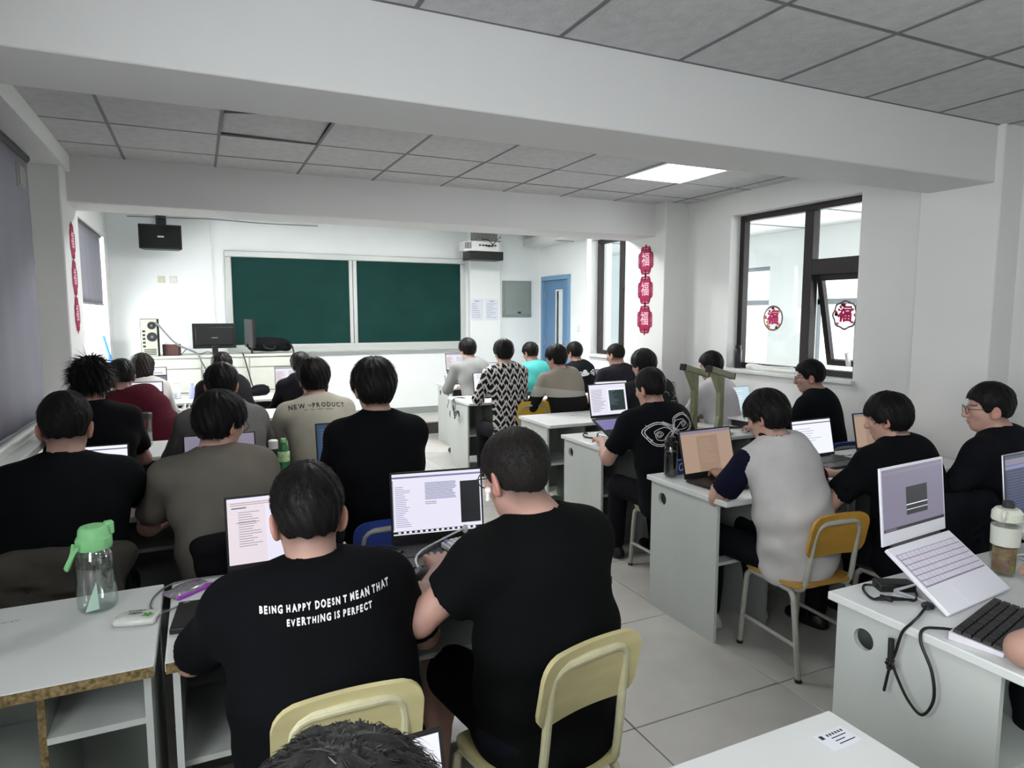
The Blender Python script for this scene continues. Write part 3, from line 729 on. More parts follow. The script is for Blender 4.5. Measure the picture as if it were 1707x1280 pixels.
# ================================================================== PEOPLE (implicit surfaces meshed with surface nets)
def unit(v): v = np.array(v, float); return v/(np.linalg.norm(v)+1e-9)
class Fld:
    def __init__(s, lo, hi, h):
        s.lo = np.array(lo, float); s.h = h; n = np.ceil((np.array(hi)-s.lo)/h).astype(int)+1
        s.n = n; s.f = np.full(n, 1.0, np.float32); s.ax = [s.lo[i]+h*np.arange(n[i]) for i in range(3)]
    def sub(s, mn, mx):
        a = np.clip(np.floor((mn-s.lo)/s.h).astype(int), 0, s.n); b = np.clip(np.ceil((mx-s.lo)/s.h).astype(int)+1, 0, s.n)
        if np.any(b <= a): return None
        sl = tuple(slice(a[i], b[i]) for i in range(3))
        return sl, s.ax[0][a[0]:b[0]][:, None, None], s.ax[1][a[1]:b[1]][None, :, None], s.ax[2][a[2]:b[2]][None, None, :]
    def prim(s, p):
        kind, k, op = p[0], p[-2], p[-1]; m = max(k, 3*s.h)+s.h
        if kind == 'c':
            a, b, r1, r2 = p[1:5]; r = max(r1, r2)+m; g = s.sub(np.minimum(a, b)-r, np.maximum(a, b)+r)
            if g is None: return
            sl, X, Y, Z = g; ba = b-a; q = ba@ba+1e-9
            dx, dy, dz = X-a[0], Y-a[1], Z-a[2]
            t = np.clip((dx*ba[0]+dy*ba[1]+dz*ba[2])/q, 0, 1)
            d = np.sqrt((dx-t*ba[0])**2+(dy-t*ba[1])**2+(dz-t*ba[2])**2)-(r1+(r2-r1)*t)
        else:
            c, rr, M = p[1:4]; r = max(rr)+m; g = s.sub(c-r, c+r)
            if g is None: return
            sl, X, Y, Z = g; dx, dy, dz = X-c[0], Y-c[1], Z-c[2]
            q = [(dx*M[0, i]+dy*M[1, i]+dz*M[2, i]) for i in range(3)]
            k0 = np.sqrt(sum((q[i]/rr[i])**2 for i in range(3))); k1 = np.sqrt(sum((q[i]/rr[i]**2)**2 for i in range(3)))
            d = k0*(k0-1)/(k1+1e-9)
        f = s.f[sl]
        if op > 0:
            h = np.maximum(k-np.abs(f-d), 0)/k if k > 0 else 0
            s.f[sl] = np.minimum(f, d)-h*h*k*.25
        else:
            d = -d; h = np.maximum(k-np.abs(f-d), 0)/k if k > 0 else 0
            s.f[sl] = np.maximum(f, d)+h*h*k*.25
    def mesh(s):
        f = s.f; S = f < 0; n = s.n
        c = np.zeros(n-1, np.int8)
        cor = [(i, j, k) for i in (0, 1) for j in (0, 1) for k in (0, 1)]
        def sh(A, o): return A[o[0]:n[0]-1+o[0], o[1]:n[1]-1+o[1], o[2]:n[2]-1+o[2]]
        for o in cor: c += sh(S, o)
        act = (c > 0) & (c < 8); I = np.argwhere(act)
        if not len(I): return np.zeros((0, 3)), np.zeros((0, 4), int)
        idx = np.full(n-1, -1, np.int64); idx[act] = np.arange(len(I))
        vals = {o: sh(f, o)[act] for o in cor}
        acc = np.zeros((len(I), 3)); cnt = np.zeros(len(I))
        for a in cor:
            for ax in range(3):
                if a[ax]: continue
                b = list(a); b[ax] = 1; b = tuple(b); fa, fb = vals[a], vals[b]; m = (fa < 0) != (fb < 0)
                t = np.where(m, fa/(np.where(m, fa-fb, 1)), 0)
                p = np.array(a, float)[None, :].repeat(len(I), 0); p[:, ax] += t
                acc[m] += p[m]; cnt[m] += 1
        V = s.lo+s.h*(I+acc/np.maximum(cnt, 1)[:, None])
        Fs = []
        for ax in range(3):
            o = [0, 0, 0]; o[ax] = 1; u, v = (ax+1) % 3, (ax+2) % 3
            A = S[tuple(slice(0, n[i]-o[i]) for i in range(3))]; B = S[tuple(slice(o[i], n[i]) for i in range(3))]
            E = np.argwhere(A != B)
            E = E[(E[:, u] > 0) & (E[:, v] > 0) & (E[:, u] < n[u]-1) & (E[:, v] < n[v]-1)]
            if not len(E): continue
            fl = A[E[:, 0], E[:, 1], E[:, 2]]
            q = []
            for du, dv in ((-1, -1), (0, -1), (0, 0), (-1, 0)):
                c_ = E.copy(); c_[:, u] += du; c_[:, v] += dv; q.append(idx[c_[:, 0], c_[:, 1], c_[:, 2]])
            Q = np.stack(q, 1); Q[~fl] = Q[~fl][:, ::-1]; Fs.append(Q)
        return V, np.concatenate(Fs)

def np_mesh(name, V, F, m, parent, col=None, smooth=True):
    me = bpy.data.meshes.new(name); n, k = F.shape
    me.vertices.add(len(V)); me.vertices.foreach_set('co', np.asarray(V, np.float32).ravel())
    me.loops.add(n*k); me.loops.foreach_set('vertex_index', F.astype(np.int32).ravel())
    me.polygons.add(n); me.polygons.foreach_set('loop_start', np.arange(0, n*k, k, dtype=np.int32))
    me.update(calc_edges=True)
    if smooth: me.shade_smooth()
    if col is not None:
        a = me.color_attributes.new('tint', 'FLOAT_COLOR', 'POINT')
        a.data.foreach_set('color', np.concatenate([col, np.ones((len(col), 1))], 1).astype(np.float32).ravel())
    for mm in (m if isinstance(m, (list, tuple)) else [m]): me.materials.append(mm)
    o = bpy.data.objects.new(name, me); COL.objects.link(o); o.parent = parent
    return o

def bounds(prims, pad):
    lo, hi = np.full(3, 1e9), np.full(3, -1e9)
    for p in prims:
        if p[-1] < 0: continue
        if p[0] == 'c': r = max(p[3], p[4]); a, b = np.minimum(p[1], p[2])-r, np.maximum(p[1], p[2])+r
        else: r = max(p[2]); a, b = p[1]-r, p[1]+r
        lo = np.minimum(lo, a); hi = np.maximum(hi, b)
    return lo-pad, hi+pad

def sdf_mesh(prims, h, box=None, post=None):
    lo, hi = box if box is not None else bounds(prims, 3*h)
    g = Fld(lo, hi, h)
    for p in prims: g.prim(p)
    if post: post(g)
    return g.mesh()

def caps(a, b, r1, r2, k=.02, op=1): return ('c', np.array(a, float), np.array(b, float), r1, r2, k, op)
def elli(c, r, M=None, k=.02, op=1): return ('e', np.array(c, float), np.array(r, float), np.eye(3) if M is None else M, k, op)

def skin_mat():
    m = bpy.data.materials.new('skin'); m.use_nodes = True; nt = m.node_tree; b = nt.nodes['Principled BSDF']
    a = nt.nodes.new('ShaderNodeAttribute'); a.attribute_name = 'tint'
    nt.links.new(a.outputs['Color'], b.inputs['Base Color']); b.inputs['Roughness'].default_value = .52
    b.inputs['Specular IOR Level'].default_value = .35
    b.inputs['Subsurface Weight'].default_value = .08; b.inputs['Subsurface Radius'].default_value = (.02, .008, .004)
    return m
SKINM = skin_mat()
SKIN = np.array(srgb('#b48e80'))
HAIRM = mat('black_hair', (.008, .007, .007), .5, spec=.16, noise=.3, nscale=120)
HAIRB = mat('dark_brown_hair', (.014, .010, .009), .5, spec=.2, noise=.3, nscale=120)
HAIRG = mat('cropped_black_hair', (.016, .014, .013), .6, spec=.18, noise=.5, nscale=160)
GLASSF = mat('glasses_metal', '#3a3a3d', .35, metal=.7)
LENS = glass_mat('lens_glass', (.96, .97, .97), .08)

def fold(amp, seed, zf=34.):
    rs = np.random.RandomState(seed); ph = rs.rand(8)*6.28
    def post(g):
        X, Y, Z = g.ax[0][:, None, None], g.ax[1][None, :, None], g.ax[2][None, None, :]
        a = np.sin(zf*Z+9*X+3*np.sin(7*X+ph[0])+2*np.sin(6*Y+ph[5])+ph[1])*(.5+.5*np.sin(8*X+5*Z+ph[2]))
        b = np.sin(21*X-17*Z+2.5*np.sin(11*Z+ph[6])+ph[3])*(.5+.5*np.sin(6*Z+4*Y+ph[4]))
        g.f = (g.f+amp*(a+.7*b)).astype(np.float32)
    return post

HAIRST = {  # side, back, top thickness, nape z, fringe z, roughness amplitude, strand length
    'crop': (.009, .010, .016, -.058, .066, .0012, .007), 'fade': (.008, .012, .026, -.046, .060, .0025, .015),
    'short': (.014, .014, .022, -.068, .052, .003, .026), 'mop': (.020, .020, .026, -.080, .032, .0035, .028),
    'thick': (.024, .024, .030, -.086, .026, .004, .034), 'spiky': (.020, .018, .034, -.060, .040, .008, .045),
    'tousle': (.020, .020, .028, -.080, .032, .004, .055), 'bob': (.024, .026, .026, -.150, .025, .003, .040), 'buzz': (.003, .003, .005, -.045, .062, .0005, .004)}

def person(name_label, top, hip, yaw=0., hyaw=None, hpitch=10., build=1., shirt=None, sleeve='short', sleevem=None, hair='short', hairm=None,
           lh=None, rh=None, pants=None, shorts=False, shoem=None, glasses=False, near=0, seat=.42, seed=0, fold_amp=.0028, collar=None,
           elbow_out=.6, hood=False, legs=True, headk=1.0, sh_w=1., strands=None, long_torso=0., side_el=(0, 0), elbows=None, neck=0., slv=.86, nside=0.):
    """one seated person; every position is in metres in the room"""
    top = np.array(top, float); hip = np.array((hip[0], hip[1], 0.)); root = np.array((hip[0], hip[1], 0.))
    hyaw = yaw if hyaw is None else hyaw
    f = np.array((-math.sin(R(yaw)), math.cos(R(yaw)), 0)); r = np.array((math.cos(R(yaw)), math.sin(R(yaw)), 0)); u = np.array((0, 0, 1.))
    hf0 = np.array((-math.sin(R(hyaw)), math.cos(R(hyaw)), 0)); hr = np.array((math.cos(R(hyaw)), math.sin(R(hyaw)), 0))
    cp, sp = math.cos(R(hpitch)), math.sin(R(hpitch)); hf = hf0*cp-u*sp; hu = u*cp+hf0*sp
    HM = np.stack([hr, hf, hu], 1); S = headk
    Hc = top-u*(.121+HAIRST[hair][2]*.95)*S
    e = empty('person', tuple(root), 0, name_label, 'person')
    HL = lambda p: Hc+HM @ (np.array(p, float)*S)
    P = hip+u*(seat+.085)
    N = Hc-hf0*.042-u*(.112*S+neck)-f*.014+r*nside
    # ---- torso ellipsoids along a curved spine
    mid = (P+N)/2-f*(.05+long_torso); bw = build
    def torso(g, k=.06):
        out = []
        tab = [(-.02, .185, .15, .12), (.22, .180, .135, .13), (.45, .182, .13, .13), (.68, .192, .122, .13), (.86, .165, .105, .10)]
        for t, rx, ry, rz in tab:
            c = (1-t)**2*P+2*t*(1-t)*mid+t*t*N; tg = unit(2*(1-t)*(mid-P)+2*t*(N-mid)); fw = unit(np.cross(tg, r)); 
            if fw @ f < 0: fw = -fw
            M = np.stack([r, fw, tg], 1); q = (bw if t < .6 else .5+.5*bw)
            out.append(elli(c+f*.03*(bw-1), (rx*q*sh_w+g, ry*q+g, rz+g), M, k))
        return out
    sw = .168*(.45+.55*bw)*sh_w
    Sh = {s: N-u*.098+f*.022+r*s*sw for s in (-1, 1)}
    hands = {-1: lh, 1: rh}; arms = {}
    for s in (-1, 1):
        W_ = np.array(hands[s], float) if hands[s] is not None else np.append((Sh[s]+f*.36-r*s*.05)[:2], .805)
        L1, L2 = .295, .255; d = W_-Sh[s]; D = np.linalg.norm(d)
        if D > (L1+L2)*.985: W_ = Sh[s]+d/D*(L1+L2)*.985; d = W_-Sh[s]; D = np.linalg.norm(d)
        a = (L1*L1-L2*L2+D*D)/(2*D); hgt = math.sqrt(max(L1*L1-a*a, 1e-5))
        hint = r*s*(elbow_out+side_el[0 if s < 0 else 1])-u*1.-f*.25; dn = d/D; hint = unit(hint-dn*(hint@dn))
        arms[s] = (Sh[s], Sh[s]+dn*a+hint*hgt, W_)
        if elbows and s in elbows: arms[s] = (Sh[s], np.array(elbows[s], float), np.array(hands[s], float))
    # ---- skin
    sk = []
    sk += torso(-.028)
    sk += [caps(HL((0, -.022, -.05)), N-u*.02, .052*S, .060*(.6+.4*bw), .03), caps(N-u*.02, N-u*.10-f*.005, .062, .07, .04)]
    head = [elli(HL((0, -.014, .026)), np.array((.0765, .0965, .091))*S, HM, .02), elli(HL((0, .020, -.040)), np.array((.0645, .070, .076))*S, HM, .035),
            elli(HL((0, .060, -.092)), np.array((.030, .024, .022))*S, HM, .03), elli(HL((0, .076, .020)), np.array((.052, .016, .013))*S, HM, .018),
            caps(HL((0, .090, .008)), HL((0, .110, -.028)), .008*S, .0135*S, .012), elli(HL((0, .100, -.033)), np.array((.018, .011, .009))*S, HM, .008),
            elli(HL((.040, .064, -.018)), np.array((.024, .020, .02))*S, HM, .02), elli(HL((-.040, .064, -.018)), np.array((.024, .020, .02))*S, HM, .02),
            elli(HL((.032, .098, .004)), np.array((.017, .014, .011))*S, HM, .012, -1), elli(HL((-.032, .098, .004)), np.array((.017, .014, .011))*S, HM, .012, -1),
            elli(HL((.032, .077, .004)), np.array((.0135, .0135, .0115))*S, HM, .004), elli(HL((-.032, .077, .004)), np.array((.0135, .0135, .0115))*S, HM, .004),
            elli(HL((0, .092, -.058)), np.array((.023, .009, .0065))*S, HM, .006), elli(HL((0, .090, -.068)), np.array((.020, .009, .0065))*S, HM, .006)]
    for s in (-1, 1):
        EM = HM @ rotm(rz=R(-28*s)*-1, ry=R(8*s))
        head += [elli(HL((.084*s, -.014, -.010)), np.array((.009, .021, .034))*S, EM, .010), elli(HL((.080*s, -.004, -.030)), np.array((.009, .012, .016))*S, EM, .008),
                 elli(HL((.094*s, -.010, -.004)), np.array((.006, .011, .020))*S, EM, .006, -1)]
    sk += head
    hb = []   # hand boxes
    for s in (-1, 1):
        A, E_, W_ = arms[s]; q = .75+.25*bw
        sk += [caps(A, E_, .050*q, .042*q, .03), caps(E_, E_+(W_-E_)*.35, .042*q, .044*q, .02), caps(E_+(W_-E_)*.35, W_, .044*q, .026, .02)]
        fd = unit(W_-E_); hd = unit(fd*.55+f*.6+np.array((0, 0, -.12))); hd[2] = np.clip(hd[2], -.25, .12); hd = unit(hd)
        sd = unit(np.cross(hd, u))*s; up = unit(np.cross(sd, hd)); up = up if up[2] > 0 else -up   # sd: towards the little finger side
        hp = []
        for k, (o, ln, fl) in enumerate(((-.030, .070, .072), (-.010, .076, .080), (.011, .073, .075), (.030, .066, .058))):
            kn = W_+hd*ln*1.08+sd*o+up*.012
            hp.append(caps(W_+sd*o*.55, kn, .0145, .0115, .014))
            rr = random.Random(seed*31+k+s*7); c1 = .1+.25*rr.random()
            p1 = kn+hd*fl*.46*(1-.2*c1)+sd*o*.12+up*(.004-.010*c1); p2 = p1+hd*fl*.30-up*(.016+.008*c1); p3 = p2+hd*fl*.12-up*.016
            hp += [caps(kn, p1, .0098, .0088, .005), caps(p1, p2, .0088, .0080, .004), caps(p2, p3, .0080, .0068, .003)]
        th0 = W_+hd*.018-sd*.020; th1 = th0+hd*.040-sd*.026-up*.004; th2 = th1+hd*.030-sd*.006-up*.006
        hp += [caps(th0, th1, .0150, .0115, .012), caps(th1, th2, .0110, .0085, .005), elli(W_+hd*.045, (.036, .030, .013), np.stack([sd, hd, up], 1), .015)]
        sk += hp; lo, hi = bounds(hp, .012); hb.append((lo, hi))
    # legs
    kn = {}; an = {}
    for s in (-1, 1):
        hp_ = P+r*s*.085*(.5+.5*bw)+f*.02-u*.01; kn[s] = hp_+f*.40+r*s*.05+u*(.015); an[s] = kn[s]-f*(.03+.03*s)-u*(kn[s][2]-.085)+r*s*.01
        if legs: sk += [caps(hp_, kn[s], .070*q, .052*q, .03), caps(kn[s], kn[s]+(an[s]-kn[s])*.4, .050, .052, .02), caps(kn[s]+(an[s]-kn[s])*.4, an[s], .052, .034, .02)]
    hbody = (.014, .011, .010)[min(near, 2)]; hhead = (.0068, .0055, .0042)[min(near, 2)]; hhand = (.0065, .0052, .0038)[min(near, 2)]
    Vb, Fb = sdf_mesh(sk, hbody)
    zc = N[2]+.045
    hbox = (HL((0, 0, 0))-.155*S, HL((0, 0, 0))+np.array((.155, .155, .15))*S)
    hbox[0][2] = min(zc, hbox[1][2]-.05)
    parts = [(Vb, Fb)]; cen = Vb[Fb].mean(1); kill = np.zeros(len(Fb), bool)
    for lo, hi, hh in [(hbox[0], hbox[1], hhead)]+[(a, b_, hhand) for a, b_ in hb]:
        kill |= np.all((cen > lo+hbody*.9) & (cen < hi-hbody*.9), 1)
        parts.append(sdf_mesh(sk, hh, (lo, hi)))
    parts[0] = (Vb, Fb[~kill]); off = 0; VV = []; FF = []
    for v, q_ in parts: VV.append(v); FF.append(q_+off); off += len(v)
    V = np.concatenate(VV); F = np.concatenate(FF)
    Lp = ((V-Hc) @ HM)/S; rs = np.random.RandomState(seed)
    tone = SKIN*(.92+.16*rs.rand())*np.array((1, .98+.04*rs.rand(), 1)); col = np.tile(tone, (len(V), 1))
    ishead = (np.abs(Lp) < .14).all(1)
    def blend(mask, c): col[mask] = col[mask]*.25+np.array(c)*.75
    ear = ishead & (np.abs(Lp[:, 0]) > .078) & (Lp[:, 1] < .03); col[ear] = col[ear]*np.array((1.05, .86, .85))
    blend(ishead & (np.abs(Lp[:, 0]) < .024) & (Lp[:, 1] > .088) & (Lp[:, 2] < -.050) & (Lp[:, 2] > -.076), (.40, .17, .15))
    for s in (-1, 1):
        dx, dz = Lp[:, 0]-.032*s, Lp[:, 2]-.004
        blend(ishead & (Lp[:, 1] > .06) & ((dx/.014)**2+(dz/.0065)**2 < 1), (.55, .52, .5))
        blend(ishead & (Lp[:, 1] > .06) & (dx**2+dz**2 < .0062**2), (.01, .008, .007))
        blend(ishead & (Lp[:, 1] > .05) & (np.abs(dx) < .021) & (np.abs(Lp[:, 2]-.027+abs(0)) < .0055), (.02, .016, .014))
    # shaved hair shadow at nape and temples
    st = HAIRST[hair]
    tp = .030 if hair in ('fade', 'crop', 'buzz', 'short') else 0.
    ny = -tp+np.interp(Lp[:, 1], [-.11, -.05, -.012, .012, .04, .07, .11], [st[3]-.012, st[3]-.010, -.03, -.020, .030+tp*.5, st[4]+tp, st[4]+tp+.01])
    sc = ishead & (Lp[:, 2] > ny) & (np.abs(Lp[:, 0]) < .0785) & (Lp[:, 1] < .088)
    w = np.clip((Lp[:, 2]-ny)/(.02+tp*1.4), 0, 1)[:, None]*.85*sc[:, None]; col = col*(1-w)+np.array((.02, .018, .017))*w
    body = np_mesh('body', V-root, F, SKINM, e, col)
    # ---- hair
    hs, hbk, ht, nz, fz, amp, sl = st
    hp = [elli((0, -.014, .026), (.0765+hs, .0965+hbk, .091+ht), None, .02), elli((0, -.004, .058), (.070+hs*.9, .085+hbk*.7, .052+ht*.95), None, .04)]
    if hair == 'bob': hp += [elli((.052, -.02, -.07), (.05, .07, .10), None, .04), elli((-.052, -.02, -.07), (.05, .07, .10), None, .04), elli((0, -.06, -.07), (.075, .06, .10), None, .04)]
    ph = rs.rand(6)*6.28
    def hpost(g):
        X, Y, Z = g.ax[0][:, None, None], g.ax[1][None, :, None], g.ax[2][None, None, :]
        a = np.arctan2(X, -(Y+.04)+1e-6)
        if hair in ('fade', 'crop', 'buzz', 'short'): g.f = g.f+np.clip((.045-Z)/.09, 0, 1)*(hs-.0015)*(.55 if hair == 'short' else 1.)
        g.f = g.f+amp*(np.sin(13*a+30*Z+ph[0])*np.sin(50*Z+4*a+ph[1])+.7*np.sin(70*X+ph[2]+30*Y)*np.sin(55*Y+ph[3]))
        line = np.interp(Y, [-.13, -.05, -.018, -.006, .014, .026, .038, .052, .076, .12], [nz, nz+.006, nz*.62, -.004, -.010, -.012, .002, min(.036, fz-.002), fz-.002, fz+.012])
        cut = (line+.004*np.sin(160*X+ph[4])-Z)*.75
        g.f = np.maximum(g.f, cut).astype(np.float32)
    hv, hfc = sdf_mesh(hp, (.0070, .0058, .0046)[min(near, 2)], None, hpost)
    if len(hv):
        wv = Hc+(hv*S) @ HM.T; hm = hairm or HAIRM
        fc = hfc; tri = hv[fc]; nrm = np.cross(tri[:, 1]-tri[:, 0], tri[:, 3]-tri[:, 0]); ar = np.linalg.norm(nrm, axis=1)+1e-12; nrm = nrm/ar[:, None]
        ctr = tri.mean(1); rad = unit_rows(ctr-np.array((0, -.014, .0))); ok = (nrm*rad).sum(1) > .25
        n = strands if strands is not None else (900, 2600, 5000)[min(near, 2)]
        pr = ar*ok; pick = rs.choice(len(fc), n, p=pr/pr.sum())
        wgt = rs.dirichlet((1, 1, 1, 1), n); root_ = (tri[pick]*wgt[:, :, None]).sum(1); nn = nrm[pick]
        crown = np.array((.008, -.062, .115)); fl = root_-crown; fl = fl+np.array((.004, .012, -.02)); fl = fl-nn*(fl*nn).sum(1)[:, None]; fl = unit_rows(fl+rs.randn(n, 3)*.012)
        dc = np.linalg.norm(root_-crown, axis=1); L = (sl*(.5+rs.rand(n))*np.clip(dc/.05, .25, 1))[:, None]; low = np.clip((root_[:, 2]+.01)/.06, .08, 1)[:, None] if hair in ('fade', 'crop', 'short') else 1.; L = L*low; lift = {'spiky': .55, 'crop': .5, 'buzz': .6, 'fade': .10, 'tousle': .10, 'thick': .12}.get(hair, .18)
        wd = unit_rows(np.cross(fl, nn))*(.0016, .0010, .00075)[min(near, 2)]
        b0 = root_-nn*.004; b1 = root_+L*.5*(fl+nn*lift); b2 = root_+L*(fl*.95+nn*lift*(.9 if hair == 'spiky' else .35))+np.array((0, 0, -.002))
        if hair != 'spiky':
            c0 = np.array((0, -.012, .028)); r0 = np.linalg.norm(root_-c0, axis=1)[:, None]; r0 = r0 if hair != 'bob' else r0
            if hair != 'bob':
                b1 = c0+unit_rows(b1-c0)*(r0+L*lift*.35); b2 = c0+unit_rows(b2-c0)*(r0+L*lift*.45*(rs.rand(n)[:, None]+.2))
        sv = np.stack([b0-wd, b0+wd, b1+wd, b1-wd, b2, b2], 1).reshape(-1, 3)
        base = np.arange(n)[:, None]*6; q1 = base+np.array([[0, 1, 2, 3]]); q2 = base+np.array([[3, 2, 4, 5]])
        sv = Hc+(sv*S) @ HM.T; o_ = len(wv)
        VV = np.concatenate([wv, sv])-root; FF = np.concatenate([fc, q1+o_, q2+o_])
        np_mesh('hair', VV, FF, hm, e)
    # ---- shirt
    hsh = (.014, .011, .009)[min(near, 2)]; g_ = .012
    sh = torso(g_, .07)
    sh += [caps(N-u*.05, Sh[s]+u*.006, .062, .062*(.7+.3*bw), .08) for s in (-1, 1)]
    sh += [caps(N-u*.05, N-u*.02+hf0*.004, .085, .066, .03)]
    cutn = [caps(N-u*.004+f*.01, N+u*.2+f*.03, .058, .075, .008, -1)]
    if collar is not None or sleeve == 'long': cutn = [caps(N+u*.018, N+u*.2, .060, .08, .006, -1)]
    def sleeve_prims(s, own=False):
        A, E_, W_ = arms[s]; q = .72+.28*bw
        if sleeve == 'short':
            end = A+(E_-A)*slv; d_ = unit(E_-A)
            return [caps(A, end, .066*q, .067*q, .07)], [caps(end+d_*.030, end+d_*.16, .085*q, .085*q, .012, -1), caps(A+(E_-A)*.6, end+d_*.1, .050*q, .056*q, .008, -1)]
        if sleeve == 'half':
            end = E_+(W_-E_)*.25
            return [caps(A, E_, .070*q, .060*q, .045), caps(E_, end, .060*q, .058*q, .03)], []
        return [caps(A, E_, .070*q, .058*q, .045), caps(E_, W_-(W_-E_)*.03, .056*q, .040, .03)], [caps(W_, W_+unit(W_-E_)*.06, .036, .036, .003, -1)]
    prs, cuts = sh[:], []
    smats = {-1: None, 1: None}
    if sleevem:
        for s in (-1, 1):
            a_, c_ = sleeve_prims(s)
            v, q_ = sdf_mesh(a_+c_, hsh*.9, None, fold(fold_amp*.35, seed+s)); np_mesh('sleeve', v-root, q_, sleevem[0 if s < 0 else 1], e)
    else:
        for s in (-1, 1):
            a_, c_ = sleeve_prims(s); prs += a_; cuts += c_
    if hood:
        prs += [elli(N-f*.075-u*.02, (.11, .05, .075), np.stack([r, f, u], 1), .04), caps(N+r*.09-f*.03+u*.01, N-r*.09-f*.03+u*.01, .035, .035, .04)]
    hemz = P[2]-.10
    cutn += [elli(P-u*(.10+.30), (.6, .6, .30), None, .01, -1)]
    v, q_ = sdf_mesh(prs+cutn+cuts, hsh, None, fold(fold_amp, seed))
    so = np_mesh('shirt', v-root, q_, shirt, e)
    if collar is not None:
        n = 26; pts = []
        for i in range(n):
            a = 2*math.pi*i/n; pts.append(N+u*(.012-.022*math.cos(a)*-1*-1)+r*.068*math.sin(a)-f*(.060*math.cos(a))+f*.008-root)
        MB().tube(pts, .012, 8, closed=True, flat=1.4).build('collar', collar, e)
    # ---- trousers, shoes
    if legs:
        pm = pants or cloth('black_trousers', '#17181b'); lp = [elli(P-u*.01, (.172*bw, .135*bw, .105), np.stack([r, f, u], 1), .05)]
        for s in (-1, 1):
            hp_ = P+r*s*.085*(.5+.5*bw)+f*.02-u*.01
            if shorts: lp += [caps(hp_, hp_+(kn[s]-hp_)*.80, .096*q, .082*q, .05)]
            else: lp += [caps(hp_, kn[s], .092*q, .072, .05), caps(kn[s], an[s]-(an[s]-kn[s])*.06, .070, .056, .03)]
        v, q_ = sdf_mesh(lp, .015 if near < 2 else .012, None, fold(.003, seed+9, 26)); np_mesh('shorts' if shorts else 'trousers', v-root, q_, pm, e)
        for s in (-1, 1):
            a = an[s]-u*.045; b_ = a+f*.15
            v, q_ = sdf_mesh([caps(a-f*.035-u*.002, b_-u*.012, .038, .033, .03), elli(a+f*.05-u*.018, (.043, .13, .026), np.stack([r, f, u], 1), .02), caps(a+u*.02, a+u*.045, .042, .040, .02)], .010)
            np_mesh('shoe', v-root, q_, shoem or BLACKP, e)
    if glasses:
        mb = MB()
        for s in (-1, 1):
            mb.tube([HL((.034*s+.024*math.cos(t), .108-.004*abs(math.cos(t)), .003+.021*math.sin(t)))-root for t in np.linspace(0, 2*math.pi, 20)[:-1]], .0016 if near < 2 else .0018, 6, closed=True)
            mb.tube([HL((.058*s, .104, .010))-root, HL((.076*s, .085, .010))-root, HL((.083*s, -.005, .008))-root, HL((.082*s, -.028, -.012))-root], .0016, 6)
        mb.tube([HL((-.011, .108, .008))-root, HL((0, .112, .012))-root, HL((.011, .108, .008))-root], .0015, 6)
        g = mb.build('glasses', GLASSF, e)
    return dict(e=e, shirt=so, N=N, P=P, f=f, r=r, u=u, root=root, Hc=Hc, HM=HM, HL=HL, arms=arms, S=S)

def unit_rows(a): return a/(np.linalg.norm(a, axis=1)[:, None]+1e-9)

def print_on(pr, V, F, origin, d, rx, ux, m, name='shirt_print', lift=.0025):
    """lay a flat print onto the cloth: every vertex travels along d until it meets the shirt"""
    me = pr['shirt'].data; root = pr['root']
    n = len(me.vertices); co = np.empty(n*3, np.float32); me.vertices.foreach_get('co', co); co = co.reshape(-1, 3)
    lv = np.empty(len(me.loops), np.int32); me.loops.foreach_get('vertex_index', lv)
    bvh = BVHTree.FromPolygons([tuple(c) for c in co], [tuple(q) for q in lv.reshape(-1, 4)])
    out = []
    for x, y, _ in V:
        o = origin+rx*x+ux*y-root; h, nn, i, ds = bvh.ray_cast(Vector(o-d*.4), Vector(d))
        if h is None: out.append(o)
        else: out.append(np.array(h)-d*lift)
    ob = MB().add(out, F).build(name, m, pr['e'])
    return ob

def grid_lines(V, F, n=1):
    bm = bmesh.new()
    vs = [bm.verts.new(v) for v in V]
    for f_ in F:
        try: bm.faces.new([vs[i] for i in f_])
        except ValueError: pass
    bmesh.ops.triangulate(bm, faces=bm.faces[:])
    for _ in range(n): bmesh.ops.subdivide_edges(bm, edges=bm.edges[:], cuts=1)
    bm.verts.index_update(); V2 = [v.co[:] for v in bm.verts]; F2 = [tuple(v.index for v in f_.verts) for f_ in bm.faces]; bm.free()
    return V2, F2
# ================================================================== DESKS
gL, gR = 'white computer desks of the left block', 'white computer desks of the right block'
desk(-.10, .43, 1.41, .60, 'white desk with an inventory sticker on its bare corner', gL, dv=.5)
desk(-.97, 1.93, .825, .60, 'white desk with raw chipboard edge carrying the green-capped water bottle', gL, chip=True, hole=False, dv=.545)
desk(-.12, 1.93, 1.42, .60, 'white desk under the white keyboard and the snack wrapper', gL, chip=True, hole=False, dv=.52)
for i, (y, la, lb) in enumerate(((3.45, 'white desk before the person whose chair carries a grey jacket', 'white desk holding the green soda bottle'),
                                 (4.88, 'white desk holding the tall clear tumbler', 'white desk before the person in the cream lettered jacket'),
                                 (6.30, 'white desk before the person in maroon', 'white desk between the cream lettered jacket and black hoodie'),
                                 (7.75, 'white desk holding the spray bottles near the podium', 'white desk before the person in the black hoodie'))):
    desk(-.97, y, 1.12, .62, la, gL); desk(.16, y, 1.14, .62, lb, gL)
desk(1.885, .90, 1.25, .61, 'white desk with a dangling cable and white laptop on a stand', gR, dv=.42)
desk(3.14, .90, 1.2, .61, 'white desk behind the cream-lidded bottle', gR)
desk(2.33, 2.47, 1.0, .65, 'white desk with round cable hole under the peach-screened laptop', gR)
desk(3.335, 2.47, 1.02, .65, 'white desk carrying open papers beside the wall', gR)
desk(2.51, 3.83, 1.02, .63, 'white desk under the laptop with glowing violet keys', gR)
desk(3.535, 3.83, 1.03, .63, 'white desk below the window with the upturned stool', gR)
